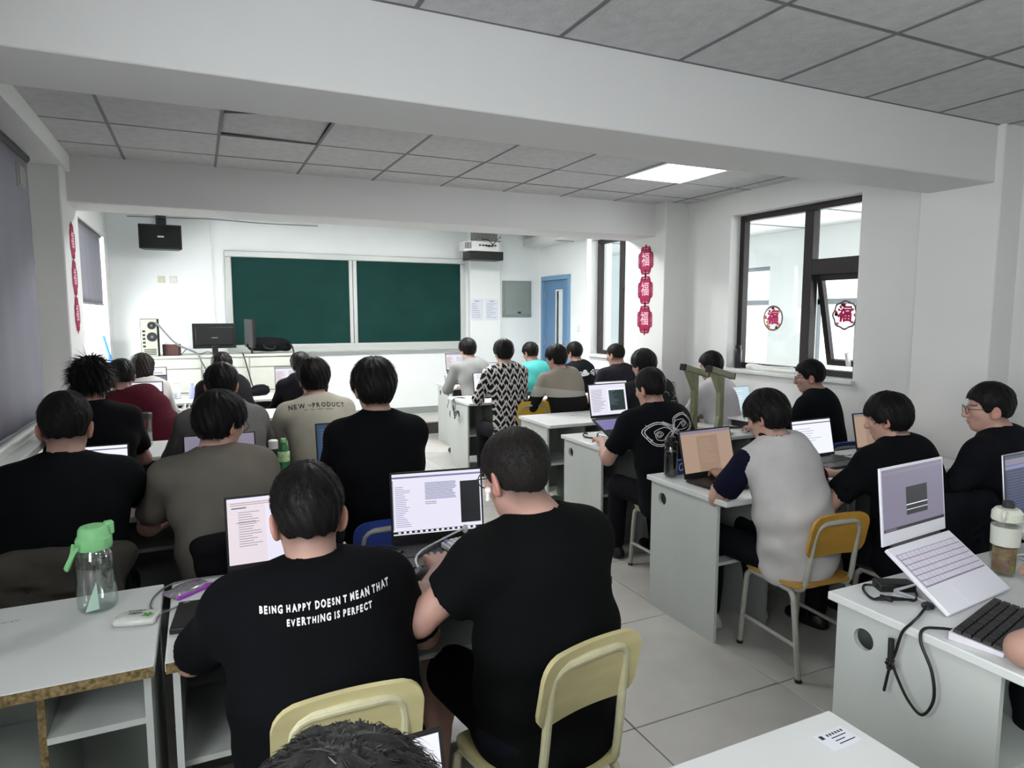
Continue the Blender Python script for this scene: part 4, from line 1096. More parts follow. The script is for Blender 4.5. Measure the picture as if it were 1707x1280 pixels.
desk(2.63, 4.86, .84, .61, 'empty white desk with open cupboard before the yellow chair', gR)
desk(3.475, 4.86, .84, .61, 'white desk beside the column with a dark laptop', gR)
desk(2.52, 6.43, 1.04, .64, 'white desk with a bundle of cables on its side', gR)
desk(3.565, 6.43, 1.04, .64, 'white desk under the lilac laptop screen', gR)
desk(2.88, 7.90, .92, .65, 'white desk nearest the platform with a raised laptop', gR)
desk(3.805, 7.90, .92, .65, 'white desk nearest the blue door', gR)

# ================================================================== CHAIRS
gc = 'school chairs'
chair((.275, 1.66, 0), 0, 'cream plywood school chair under the person in the lettered black tee', CREAM, CREAMT, .855, gc)
chair((.86, 1.62, 0), R(11), 'cream plywood school chair under the person wearing earbuds', CREAM, CREAMT, .855, gc)
chair((2.65, 2.27, 0), R(-4), 'ochre plywood school chair under the person in the white tee', OCHRE, STEEL, .79, gc)
chair((2.93, 5.93, 0), R(-2), 'yellow school chair behind the patterned sweater', YELLOW, STEEL, .86, gc)
chair((.74, 2.97, 0), R(-3), 'blue plastic school chair under the person in the long-sleeved black sweater', BLUEP, STEEL, .82, gc)
chair((-.50, 2.93, 0), R(4), 'blue plastic school chair carrying a grey jacket', BLUEP, STEEL, .82, gc)
chair((.13, 2.95, 0), R(0), 'school chair covered by a black garment behind the grey-brown tee', BLUEP, STEEL, .78, gc)
chair((2.78, 3.42, 0), R(0), 'pale school chair under the person with the chain print', CREAM, STEEL, .78, gc)
chair((4.15, 3.42, 0), R(-5), 'blue school chair by the right wall under the person in glasses', BLUEP, STEEL, .80, gc)
chair((3.18, 2.05, 0), R(0), 'dark school chair beside the white laptop lid', DARKP, STEEL, .80, gc)
chair((3.68, 1.88, 0), R(0), 'dark school chair under the person looking aside at the wall', DARKP, STEEL, .86, gc)

# upturned stool on a desk: two Y-shaped leg frames with foot bars up
st = empty('upturned_stool', (3.56, 4.02, DH), R(-75), 'olive-grey stool turned upside down on a desk, legs up', 'stool')
OLV = mat('olive_grey_paint', '#8b8e70', .6, noise=.2, nscale=10)
MB().prism(rrect(.34, .26, .03), 0, .02).build('seat', CREAM, st, bevel=.004)
for s in (-1, 1):
    x = s*.115; tl = rotm(rx=R(-13)); AX = np.array([[0, 0, 1], [1, 0, 0], [0, 1, 0]])
    MB().box((x-.020, -.027, .02), (x+.020, .027, .47)).build('leg', OLV, st, bevel=.004)
    MB().prism([(.02, .26), (.02, .32), (-.06, .42), (-.085, .485), (-.13, .495), (-.05, .37)], x-.016, x+.016, AX).build('brace', OLV, st)
    MB().prism([(.025, .02), (-.06, .02), (-.02, .18), (.02, .22)], x-.016, x+.016, AX).build('brace', OLV, st)
    fb = MB().box((x-.026, -.16, -.024), (x+.026, .16, .024), M=tl, at=(0, 0, .485)).build('foot_bar', OLV, st, bevel=.006)
    for y in (-.162, .162): MB().box((x-.027, y-.008, -.025), (x+.027, y+.008, .025), M=tl, at=(0, 0, .485)).build('end_cap', RUB, fb, bevel=.004)

# ================================================================== LAPTOPS
gl = 'open laptops'
LT = lambda *a, **k: laptop(*a, group=gl, **k)
LT((.245, 2.50, DH), 0, 'black laptop showing a text document in front of the lettered black tee', 'doc1', w=.375, d=.25, sh=.262, tilt=14, seed=1)
LT((.848, 2.50, DH), R(-8), 'black laptop with a code editor behind the white keyboard', 'ide', w=.38, d=.26, sh=.285, tilt=9, seed=2, chin=.035)
LT((-.53, 3.99, DH), 0, 'laptop with a bright white page by the grey-jacket chair', 'white', w=.34, seed=3)
LT((.085, 4.0, DH), 0, 'laptop glowing pale violet before the person with round glasses', 'lilacdoc', w=.375, sh=.25, seed=4)
LT((.795, 3.99, DH), 0, 'laptop with a dark blue screen before the tall black sweater', 'teal', w=.38, sh=.27, seed=5)
LT((-.49, 6.82, DH+.055), R(2), 'laptop with a white window open before the maroon shirt', 'split2', w=.36, sh=.25, seed=6)
LT((-.50, 8.2, DH+.10), R(-2), 'laptop before the long-haired person in white', 'split2', w=.34, sh=.24, seed=7)
LT((.20, 8.2, DH+.04), 0, 'laptop with a drawing on screen before the podium', 'figure', w=.34, sh=.25, seed=8)
LT((.97, 8.2, DH+.03), R(-3), 'laptop with lines of text before the black hoodie', 'doc', w=.36, sh=.27, seed=9)
LT((3.16, 8.42, DH), R(-2), 'raised laptop before the pale grey jacket', 'doc', w=.35, sh=.24, base=38, shell=DARKP, deck=SILVER, seed=10)
LT((3.72, 8.40, DH), 0, 'laptop before the turquoise tee', 'white', w=.35, sh=.25, seed=11)
LT((2.99, 6.99, DH), R(-2), 'laptop with pale drawings before the patterned sweater', 'figure', w=.36, sh=.25, seed=12)
LT((3.53, 6.99, DH), R(-3), 'laptop with half grey screen before the beige and black sweater', 'split2', w=.36, sh=.25, seed=13)
LT((4.32, 6.84, DH), R(-3), 'laptop with a lilac text page by the front window', 'lilacdoc', w=.36, sh=.25, shell=DARKP, seed=14)
LT((3.60, 5.36, DH), 0, 'white-edged laptop before the person with the floral print', 'white', w=.36, sh=.27, shell=WHITEM, seed=15)
LT((2.90, 4.36, DH), R(4), 'laptop with a split code screen and glowing violet keys', 'split', w=.37, d=.26, sh=.265, base=25, deck=mat('violet_deck', '#8f90c8', .4), keym=emit('violet_keys', (.35, .33, .75), .5), seed=16)
LT((4.16, 5.30, DH), R(0), 'dark laptop beside the right column', 'grey', w=.32, sh=.24, seed=17)
LT((4.16, 4.28, DH+.05), R(8), 'pale laptop shining white-blue below the window', 'cyan', w=.34, sh=.25, shell=WHITEM, deck=SILVER, keym=WHITEPL, seed=18)
LT((2.605, 2.88, DH), R(4), 'black laptop with a peach coloured page beside the dark tumbler', 'peach', w=.40, d=.26, sh=.27, tilt=14, seed=19, chin=.03)
LT((3.55, 2.98, DH), R(2), 'laptop with a plain white screen behind the white tee', 'white', w=.37, sh=.245, seed=20)
LT((4.14, 3.0, DH), R(-2), 'laptop with a peach screen close to the wall', 'peach', w=.34, sh=.25, seed=21)
LT((2.215, 1.432, DH), R(5.5), 'white laptop with lilac desktop on a stand beside the black keyboard', 'lilac', w=.39, d=.25, sh=.262, tilt=6, base=35, shell=WHITEM, deck=mat('key_gap_lilac', '#8d8499', .5), keym=mat('pale_keys', '#dcd6e4', .5), keys='each', chin=.045, seed=22)
LT((2.93, 1.44, DH), R(3), 'laptop with a dark blue screen behind the cream-lidded bottle', 'navy', w=.38, sh=.26, base=30, tilt=6, shell=SILVER, deck=SILVER, keym=WHITEPL, seed=23)
LT((.19, 1.005, DH), R(0), 'laptop with a white sketch page before the tousled head', 'figure', w=.345, sh=.192, tilt=18, seed=24)
laptop_stand((2.215, 1.432, DH), R(5.5), 'silver folding stand under the white laptop', .28, .23, 35)
laptop_stand((2.93, 1.44, DH), R(3), 'silver folding stand under the dark blue screen', .28, .23, 30)
laptop_stand((2.90, 4.36, DH), R(4), 'silver folding stand under the violet keyed laptop', .28, .23, 25)
laptop_stand((3.16, 8.42, DH), R(-2), 'silver folding stand near the platform', .26, .22, 38)
for x, y, h, lab in ((-.49, 6.7, .055, 'closed grey binder raising the laptop before the maroon shirt'), (-.50, 8.08, .10, 'low box raising the laptop before the long-haired person'), (.20, 8.08, .04, 'binder under the laptop before the podium'), (.97, 8.08, .03, 'thin binder under the laptop before the black hoodie'), (4.16, 4.16, .05, 'binder under the pale laptop below the window')):
    b_ = empty('binder', (x, y, DH), 0, lab, 'binder'); MB().box((-.13, -.11, 0), (.13, .11, .006)).box((-.13, -.11, h-.007), (.13, .11, h-.001)).box((-.13, -.11, .006), (-.125, .11, h-.007)).build('cover', DARKP, b_); MB().box((-.12, -.105, .007), (.125, .105, h-.008)).build('pages', PAPER, b_)

# ================================================================== PEOPLE
def coord_mat(name, fn, rough=.9):
    m = bpy.data.materials.new(name); m.use_nodes = True; nt = m.node_tree; b = nt.nodes['Principled BSDF']; b.inputs['Roughness'].default_value = rough; b.inputs['Specular IOR Level'].default_value = .2
    tc = nt.nodes.new('ShaderNodeTexCoord'); sx = nt.nodes.new('ShaderNodeSeparateXYZ'); nt.links.new(tc.outputs['Object'], sx.inputs[0])
    def M(op, a, b_=None, c=None):
        n = nt.nodes.new('ShaderNodeMath'); n.operation = op
        for i, v in enumerate((a, b_, c)):
            if v is None: continue
            if isinstance(v, (int, float)): n.inputs[i].default_value = v
            else: nt.links.new(v, n.inputs[i])
        return n.outputs[0]
    def mix(fac, c1, c2):
        n = nt.nodes.new('ShaderNodeMix'); n.data_type = 'RGBA'; nt.links.new(fac, n.inputs[0])
        for k, c in ((6, c1), (7, c2)):
            if isinstance(c, str): n.inputs[k].default_value = (*srgb(c), 1)
            else: nt.links.new(c, n.inputs[k])
        return n.outputs[2]
    nt.links.new(fn(M, mix, sx.outputs), b.inputs['Base Color']); return m
def zig(M, mix, o):
    t = M('MULTIPLY', M('ABSOLUTE', M('SUBTRACT', M('FRACT', M('MULTIPLY', o[0], 12.)), .5)), 2.)
    v = M('FRACT', M('ADD', M('MULTIPLY', o[2], 13.), M('MULTIPLY', t, .95)))
    t2 = M('MULTIPLY', M('ABSOLUTE', M('SUBTRACT', M('FRACT', M('ADD', M('MULTIPLY', o[0], 12.), .5)), .5)), 2.)
    v2 = M('FRACT', M('ADD', M('MULTIPLY', o[2], 6.5), M('MULTIPLY', t2, .8)))
    k = M('MAXIMUM', M('LESS_THAN', v, .38), M('LESS_THAN', v2, .12))
    return mix(k, '#15151a', '#c6c3c0')
ZIG = coord_mat('zigzag_knit', zig)
def two(M, mix, o):
    return mix(M('GREATER_THAN', o[2], .905), '#17171a', mix(M('GREATER_THAN', M('ADD', o[2], M('MULTIPLY', o[0], .12)), .955), '#aaa79f', '#8d857a'))
TWO = coord_mat('two_tone_knit', two)
BLK = lambda n, c='#0d0e11': cloth('tee_'+n, c)
def wrist(x, y, z=.805): return (x, y, z)
DARKT = cloth('dark_trousers', '#14161b')
SNK = mat('white_sneaker', '#b9bcc0', .6)
p1 = person('person in a black tee with white lettering across the back, leaning over a laptop', (.246, 1.82, 1.305), (.285, 1.72), 0, 2, 14, 1.30, BLK('a'), 'short', hair='fade', lh=wrist(.06, 2.20), rh=wrist(.46, 2.10), slv=.95, neck=-.008, near=2, seed=1, elbow_out=.9, pants=DARKT, headk=1.05)
p2 = person('person in a plain black tee wearing white earbuds and typing on a white keyboard', (.815, 1.71, 1.372), (.905, 1.68), 8, 14, 16, 1.36, BLK('b', '#0c0d0e'), 'short', hair='crop', hairm=HAIRG, lh=(.69, 2.03, .865), rh=wrist(1.04, 2.14), slv=.74, elbows={-1: (.525, 1.735, .845)}, near=2, seed=2, glasses=True, shorts=True, headk=1.03, sh_w=.89, nside=.045, elbow_out=.7, pants=cloth('navy_shorts', '#12141c'))
person('person in a dark tee sitting by the large blind, seen from behind', (-.485, 3.08, 1.40), (-.50, 2.92), 0, 0, 12, 1.15, BLK('c', '#101214'), 'short', hair='fade', lh=wrist(-.80, 3.55), rh=wrist(-.30, 3.58), near=1, seed=3, elbow_out=1.3, pants=DARKT)
person('person in a grey-brown tee with round glasses, head turned aside', (.07, 3.10, 1.375), (.13, 2.93), 0, -46, 14, 1.12, cloth('tee_khaki', '#6f6a63'), 'short', hair='mop', near=1, fold_amp=.0045, seed=4, glasses=True, elbow_out=.9)
person('tall person in a long-sleeved black sweater on a blue chair', (.735, 3.09, 1.50), (.75, 2.97), 0, 2, 10, 1.0, BLK('d', '#0d0e11'), 'long', hair='thick', near=1, seed=5, fold_amp=.002)
person('person in black with tousled spiky hair beside the maroon shirt', (-.56, 4.45, 1.455), (-.50, 4.28), -3, 0, 10, 1.0, BLK('e', '#101114'), 'short', hair='spiky', near=1, seed=6)
person('person in a grey hoodie bending over the desk', (.115, 4.36, 1.41), (.17, 4.18), 0, -6, 14, 1.15, cloth('hoodie_grey', '#6d6b69'), 'long', hair='short', near=1, seed=7, hood=True, glasses=True, elbow_out=1.2)
pI = person('person in a cream jacket with dark lettering across the back', (.67, 4.49, 1.42), (.73, 4.30), 0, 4, 14, 1.12, cloth('jacket_cream', '#b5b0a2'), 'long', hair='thick', near=1, seed=8, elbow_out=.9, fold_amp=.004, collar=cloth('jacket_cream', '#b5b0a2'))
person('person in a maroon long-sleeved shirt leaning forward', (-.54, 5.85, 1.36), (-.22, 5.62), 8, 6, 16, 1.15, cloth('shirt_maroon', '#4c1624'), 'long', hair='short', near=0, headk=.97, elbow_out=.1, seed=9)
person('person with long bobbed hair in a white shirt', (-.50, 7.30, 1.325), (-.42, 7.14), -4, -8, 16, .95, cloth('shirt_white_a', '#bdbab8'), 'long', hair='bob', hairm=HAIRB, near=0, headk=.97, seed=10)
person('person in a dark jacket seated right before the podium', (.20, 7.18, 1.325), (.36, 7.03), 0, -8, 14, 1.0, cloth('jacket_dark', '#1c1b20'), 'long', hair='mop', near=0, headk=.97, seed=11)
person('person in a black hoodie behind the cream lettered jacket', (.93, 7.06, 1.315), (.98, 6.94), 4, 10, 12, 1.1, cloth('hoodie_black', '#17161a'), 'long', hair='mop', near=0, headk=.97, seed=12, hood=True)
# right block
person('person in a pale grey jacket nearest the blackboard', (2.85, 7.30, 1.42), (2.95, 7.12), 4, 12, 14, 1.0, cloth('jacket_pale', '#8f908f'), 'long', hair='mop', near=0, headk=.97, seed=13)
pL = person('person in a black and white zigzag sweater', (2.73, 6.02, 1.455), (2.80, 5.98), 0, 4, 10, 1.0, ZIG, 'long', hair='mop', near=0, headk=.97, seed=14, elbow_out=.8)
person('person in a turquoise tee by the blue door', (3.60, 7.15, 1.365), (3.72, 6.98), 8, 14, 22, 1.0, cloth('tee_turquoise', '#4fb0ac'), 'short', hair='short', near=0, headk=.97, seed=15)
pN = person('person in a two-tone beige and black sweater', (3.16, 5.72, 1.405), (3.34, 5.68), 10, 24, 12, 1.05, TWO, 'long', hair='mop', near=0, headk=.97, seed=16)
pO = person('person in a black top with white cloud print by the window', (4.12, 7.0, 1.365), (4.22, 6.86), 6, 14, 12, 1.0, cloth('top_black_white', '#191a1d'), 'long', hair='short', near=0, headk=.97, seed=17)
person('person with cropped hair in a charcoal tee beside the column', (3.90, 5.79, 1.395), (3.98, 5.66), 6, 18, 10, 1.1, cloth('tee_charcoal', '#2c2b31'), 'short', hair='buzz', hairm=HAIRG, near=0, headk=.97, seed=18)
pQ = person('person in a black tee with a pale floral print', (3.32, 4.52, 1.415), (3.44, 4.36), 4, 8, 12, 1.1, BLK('f', '#26272a'), 'short', hair='mop', near=0, headk=.97, seed=19)
pR = person('person in a black tee with a white linked-chain print', (2.68, 3.57, 1.35), (2.77, 3.40), 2, 12, 12, 1.28, BLK('g', '#101116'), 'short', hair='fade', near=1, seed=20)
person('person in a white tee behind the upturned stool', (4.03, 4.51, 1.38), (4.10, 4.38), 18, 30, 12, 1.05, cloth('tee_white_b', '#c4c2c6'), 'short', hair='fade', near=0, headk=.97, seed=21)
person('person in a black shirt with glasses below the window', (4.12, 3.55, 1.365), (4.20, 3.44), 22, 42, 8, 1.0, BLK('h', '#111318'), 'long', hair='fade', near=1, headk=.94, seed=22, glasses=True)
CS = cloth('navy_cotton', '#14162a')
person('person in a white tee with navy and red sleeves on an ochre chair', (2.545, 2.44, 1.33), (2.66, 2.31), 6, 14, 20, 1.14, cloth('tee_white', '#c9c7c6'), 'short', sleevem=(CS, cloth('red_cotton', '#5d1526')), hair='thick', near=1, headk=.94, fold_amp=.0055, seed=23, lh=wrist(2.56, 2.74, .815), rh=wrist(2.95, 2.68, .81), collar=cloth('dark_collar', '#2a1c20'), elbow_out=1.1, shoem=SNK, pants=DARKT)
person('person in a black tee beside the wall, behind the white laptop', (3.10, 2.19, 1.315), (3.18, 2.06), 6, 22, 12, 1.18, BLK('i', '#0f1014'), 'short', hair='mop', near=1, headk=.94, seed=24, elbow_out=.9)
person('person in black with round glasses looking towards the window', (3.54, 1.97, 1.365), (3.68, 1.86), 14, 44, 4, 1.1, BLK('j', '#14151a'), 'short', hair='fade', near=1, headk=.94, seed=25, glasses=True)
person('person with tousled dark hair bent low at the sticker desk', (.105, .60, 1.290), (.09, .36), 0, 0, 24, 1.0, BLK('k'), 'short', hair='tousle', hairm=mat('ash_black_hair', (.012, .0115, .0115), .40, noise=.4, nscale=90), near=2, seed=26, strands=9000)
person('person in a turquoise tee, arm resting on the desk with the black keyboard', (2.42, .80, 1.36), (2.46, .66), 0, 0, 12, 1.05, cloth('tee_turquoise', '#4fb0ac'), 'short', hair='short', near=1, seed=27, lh=(2.30, .90, .83), rh=wrist(2.62, 1.15, .82), elbows={-1: (1.935, .945, .82)})
# ================================================================== PRINTS ON CLOTHES
def ribbon(pts, w, closed=False):
    P = [np.array(p, float) for p in pts]; N = len(P); V = []; F = []
    for i in range(N):
        a = P[(i-1) % N] if closed or i > 0 else P[i]; b_ = P[(i+1) % N] if closed or i < N-1 else P[i]
        t = (b_-a)/(np.linalg.norm(b_-a)+1e-9); n = np.array((-t[1], t[0]))*w/2
        V += [(*(P[i]+n), 0), (*(P[i]-n), 0)]
    for i in range(N if closed else N-1):
        j = (i+1) % N; F.append((2*i, 2*i+1, 2*j+1, 2*j))
    return V, F
def merge(L):
    V = []; F = []
    for v, f_ in L: F += [tuple(i+len(V) for i in q) for q in f_]; V += [tuple(p) for p in v]
    return V, F
PRW = mat('white_print', '#dcdcdc', .8); PRB = mat('dark_print', '#2b2a2b', .8)
def lettering(rows, jit=0., seed=0, arc=0.):
    rnd = random.Random(seed); out = []
    for txt, size, y, x0, bold, shear, gap in rows:
        x = x0; glyph = []
        for ch in txt:
            if ch == ' ': x += size*.34; continue
            V, F = text_mesh(ch, size*(1+jit*rnd.uniform(-1.2, 1.2)), bold, shear, align='LEFT', res=2)
            if not len(V): continue
            w = V[:, 0].max()-V[:, 0].min(); a = rnd.uniform(-1, 1)*jit*.6
            c, s_ = math.cos(a), math.sin(a); V = V-np.array((V[:, 0].min(), 0, 0)); V = np.stack([V[:, 0]*c-V[:, 1]*s_, V[:, 0]*s_+V[:, 1]*c, V[:, 2]], 1)
            glyph.append((V+np.array((x, y+rnd.uniform(-1, 1)*jit*size*.25, 0)), F, x+w/2)); x += w+size*gap
        mid = (x0+x)/2
        for V, F, cx in glyph:
            V = V-np.array((mid, 0, 0)); V[:, 1] += -arc*(V[:, 0]**2); out.append((V, F))
    return grid_lines(*merge(out), 0)
def back(pr, dx, dz, txtV, F, m, tilt=0., toward=None):
    d = pr['f'] if toward is None else unit(pr['f']+toward); rx = unit(np.cross(d, pr['u'])); ux = np.cross(rx, d)
    c, s_ = math.cos(R(tilt)), math.sin(R(tilt)); r2 = rx*c+ux*s_; u2 = ux*c-rx*s_
    print_on(pr, txtV, F, pr['N']+rx*dx+pr['u']*dz, d, r2, u2, m)
V, F = lettering([('BEING HAPPY DOESN T MEAN THAT', .0235, .017, 0, .0011, .12, .16), ('EVERTHING IS PERFECT', .0235, -.016, .0, .0011, .12, .16)], .10, 3)
V = [(x*.61, y*.92, z) for x, y, z in V]
back(p1, .018, -.062, V, F, PRW, 2)
V1, F1 = lettering([('NEW   PRODUCT', .040, 0, 0, .0012, 0, .2)], 0, 0, .55)
V2, F2 = lettering([('THE', .012, .0, 0, .0006, 0, .2)], 0, 0); V2 = [(x-.060, y, z) for x, y, z in V2]
V3, F3 = ribbon([(-.10, -.030), (-.03, -.026)], .003); V4, F4 = ribbon([(-.015, -.026), (.03, -.027)], .003); V5, F5 = ribbon([(.045, -.028), (.10, -.033)], .003)
V, F = merge([(V1, F1), (V2, F2), (V3, F3), (V4, F4), (V5, F5)])
V = [(x*.88, y*.92, z) for x, y, z in V]
back(pI, -.005, -.03, V, F, PRB, 1)
# linked chain loops on the black tee: double outlines with two pairs of hands
def loop(cx, cy, a, b_, ph, n=16, wob=.1):
    return [(cx+a*math.cos(t)*(1+wob*math.cos(3*t+ph)), cy+b_*math.sin(t)*(1+wob*math.sin(2*t+ph))) for t in np.linspace(0, 2*math.pi, n, endpoint=False)]
L = []
for sx in (-1, 1):
    cx, cy = sx*.090, sx*.016
    for q in (1., .86): L.append(ribbon(loop(cx, cy, .088*q, .066*q, sx, 22, .10), .0042, True))
    L.append(ribbon(loop(cx-sx*.02, cy-.0*sx, .058, .036, 1+sx, 16, .18), .0036, True))
    L.append(ribbon(loop(cx+sx*.004, cy, .020, .017, 0, 12, .2), .0034, True)); L.append(ribbon(loop(cx+sx*.006, cy, .010, .009, 0, 10, .2), .003, True))
    L.append(ribbon([(sx*.16, cy+.03), (sx*.13, cy+.05), (sx*.15, cy+.06)], .0035)); L.append(ribbon([(sx*.165, cy-.01), (sx*.14, cy-.03), (sx*.16, cy-.04)], .0035))
L += [ribbon([(-.07, -.045), (-.02, -.01), (.03, .0), (.08, .03)], .0042), ribbon([(-.06, .05), (-.01, .02), (.02, -.015), (.06, -.05)], .0042), ribbon([(-.05, .055), (0, .026), (.03, -.01), (.07, -.045)], .0042)]
V, F = merge(L); back(pR, -.015, -.115, V, F, PRW, 8)
# pale floral tangle
rnd = random.Random(4); L = []
for k in range(16):
    x, y = rnd.uniform(-.07, .07), rnd.uniform(-.10, .08); a = rnd.uniform(0, 6.28)
    L.append(ribbon([(x+.035*t*math.cos(a+1.6*t), y+.035*t*math.sin(a+1.6*t)) for t in np.linspace(.1, 1.3, 7)], .005))
V, F = merge(L); back(pQ, .10, -.17, V, F, mat('pale_print', '#a9a79c', .8), 0)
L = []
for k in range(14):
    x, y = rnd.uniform(-.13, .13), rnd.uniform(-.02, .02)
    L.append(ribbon(loop(x, y, rnd.uniform(.012, .03), rnd.uniform(.01, .02), k, 9, .2), .012, True))
V, F = merge(L); back(pO, .02, -.12, V, F, PRW, 0)
# earbuds
for s in (-1, 1):
    o = p2['HL']((.094*s, .012, -.022))-p2['root']; o2 = p2['HL']((.096*s, .020, -.050))-p2['root']
    mb = MB().tube([o, o2], .0055, 8).lathe([(.002, -.009), (.009, -.005), (.010, 0), (.008, .006), (.003, .009)], 12, o); ob = mb.build('earbud', WHITEPL, p2['e']); ob['label'] = 'white wireless earbud'

# ================================================================== THINGS ON THE NEAR LEFT DESKS
g = empty('water_bottle', (-.325, 2.40, DH), R(20), 'large clear water bottle with a mint green lid and strap', 'bottle')
MB().lathe([(.02, .002), (.050, .002), (.057, .012), (.057, .16), (.054, .185), (.046, .20), (.046, .205), (.050, .20), (.0545, .185)], 32).build('body', CLEARP, g, angle=60)
MB().lathe([(.02, .006), (.048, .006), (.0545, .016), (.0545, .145)], 32).build('water', WATER, g, angle=60)
gl_ = MB().lathe([(.050, .198), (.052, .202), (.052, .232), (.045, .240), (.043, .262), (.036, .27)], 10).build('lid', GREENL, g, bevel=.003)
MB().box((.030, -.014, .235), (.056, .014, .276)).build('lid_latch', GREENL, gl_, bevel=.005)
MB().tube(catmull([(-.050, -.02, .215), (-.068, -.03, .195), (-.085, -.035, .165), (-.080, -.02, .158), (-.06, .0, .19), (-.05, .02, .215)], 5), .008, 8, flat=.5).build('strap', GREENL, gl_)
MB().prism([(-.03, 0), (.008, 0), (.004, .09)], -.0003, .0003, rotm(rx=R(90)), (-.018, -.0585, .02)).build('print', mat('pale_green_print', '#bfe0cf', .6), g)
tk = empty('tissue_pack', (-.205, 2.235, DH), R(-14), 'small clear pack of tissues printed 100% with green leaves', 'tissues')
v, q_ = sdf_mesh([elli((0, 0, .016), (.058, .036, .016), None, .01), caps((-.05, -.02, .010), (.05, -.024, .010), .008, .008, .02), caps((-.055, .02, .012), (.05, .026, .012), .008, .010, .02)], .004, None, fold(.0018, 3, 160)); np_mesh('wrapper', v, q_, mat('film_white', '#d6dad4', .25, noise=.1, nscale=40, coat=.5), tk)
Vt, Ft = text_mesh('100%', .018, .0008); MB().add([(x, y-.012, .0345) for x, y, z in Vt], Ft).build('print', INK, tk)
Vt, Ft = text_mesh('抽取式面巾', .010, .0004); MB().add([(x, y+.006, .0345) for x, y, z in Vt], Ft).build('print', INK, tk)
for k in range(5):
    a = k*1.25; MB().prism([(0, 0), (.010, .005), (.018, 0), (.010, -.005)], 0, .0006, rotm(rz=a), (.036, -.018, .0315)).build('leaf_print', mat('leaf_green', '#4f9440', .6), tk)
sw_ = empty('snack_wrapper', (-.068, 2.425, DH), R(38), 'crumpled purple and silver snack wrapper', 'wrapper')
v, q_ = sdf_mesh([elli((0, 0, .012), (.060, .040, .012), None, .01), caps((-.06, -.035, .006), (-.06, .035, .008), .005, .006, .02), caps((.06, -.035, .006), (.06, .035, .006), .006, .005, .02)], .004, None, fold(.0024, 6, 190)); np_mesh('film', v, q_, mat('silver_film', '#b9b2bd', .22, metal=.6, noise=.4, nscale=60), sw_)
for s in (-1, 1):
    v, q_ = sdf_mesh([caps((-.062, s*.036, .007), (.062, s*.036, .007), .007, .008, .01)], .004, None, fold(.0018, 8+s, 150)); np_mesh('edge_strip', v, q_, mat('purple_film', '#9a3fb5', .3), sw_)
bk = empty('black_case', (.005, 2.19, DH), R(-6), 'flat black case lying on the desk by the wrapper', 'case')
MB().box((-.11, -.10, 0), (.11, .10, .018)).build('case_body', BLACKP, bk, bevel=.004); MB().box((-.108, -.1005, .008), (.108, -.1, .010)).build('zip', DARKP, bk)
MB().tube(catmull([(-.06, -.10, .012), (-.055, -.13, .008), (-.03, -.15, -.02), (.0, -.14, -.06), (.06, -.13, -.08)]), .005).build('wrist_strap', BLACKP, bk)
wire([(-.15, 2.27, DH+.004), (-.175, 2.33, DH+.006), (-.165, 2.42, DH+.006), (-.12, 2.50, DH+.005), (-.03, 2.515, DH+.005), (.08, 2.50, DH+.005)], .003, MIDP, 'thin_cable', 'thin grey cable curving past the tissue pack')
wire([(-.16, 2.25, DH+.004), (-.12, 2.275, DH+.006), (-.06, 2.285, DH+.021)], .003, MIDP, 'thin_cable', 'short grey cable end beside the black case')
pw = empty('power_adapter', (.585, 2.42, DH), R(-30), 'black power adapter among tangled cables between the two laptops', 'adapter')
MB().box((-.075, -.038, 0), (.075, .038, .034)).build('brick', BLACKP, pw, bevel=.005)
MB().tube(catmull([(.075, 0, .015), (.10, -.02, .012), (.10, -.06, .006), (.05, -.075, .006), (-.02, -.07, .006)]), .0035).build('lead', CABLE, pw); MB().tube(catmull([(-.075, 0, .015), (-.10, .03, .02), (-.06, .06, .03), (.02, .055, .04), (.08, .05, .02)]), .0035).build('lead', CABLE, pw)
for k in range(3):
    wire([(.50+.02*k, 2.50, DH+.006), (.47, 2.44-.02*k, DH+.012), (.53, 2.36, DH+.006), (.60+.03*k, 2.34, DH+.006), (.655, 2.40, DH+.006)], .003, CABLE, 'black_cable', 'black cable %s beside the power adapter' % ('coiled', 'looped', 'snaking')[k])
wire([(.47, 2.52, DH+.06), (.50, 2.50, DH+.02), (.545, 2.455, DH+.045), (.60, 2.40, DH+.04)], .004, CABLEW, 'white_cable', 'short white cable over the power adapter')
wire([(.94, 2.475, DH+.06), (.84, 2.455, DH+.035), (.735, 2.38, DH+.03), (.688, 2.30, DH+.026), (.682, 2.21, DH+.006), (.643, 2.14, DH+.006), (.59, 2.10, DH+.006)], .0042, CABLEW, 'white_cable', 'long white cable curving from the white keyboard')
ms = empty('computer_mouse', (.668, 2.20, DH), R(-50), 'black computer mouse beside the black laptop', 'mouse')
v, q_ = sdf_mesh([elli((0, 0, .012), (.032, .056, .024), None, .01), elli((0, 0, -.03), (.08, .08, .032), None, .004, -1)], .004); np_mesh('shell', v, q_, BLACKP, ms); MB().lathe([(.008, -.004), (.008, .004)], 14, (0, .03, .031), rotm(ry=R(90))).build('wheel', DARKP, ms)
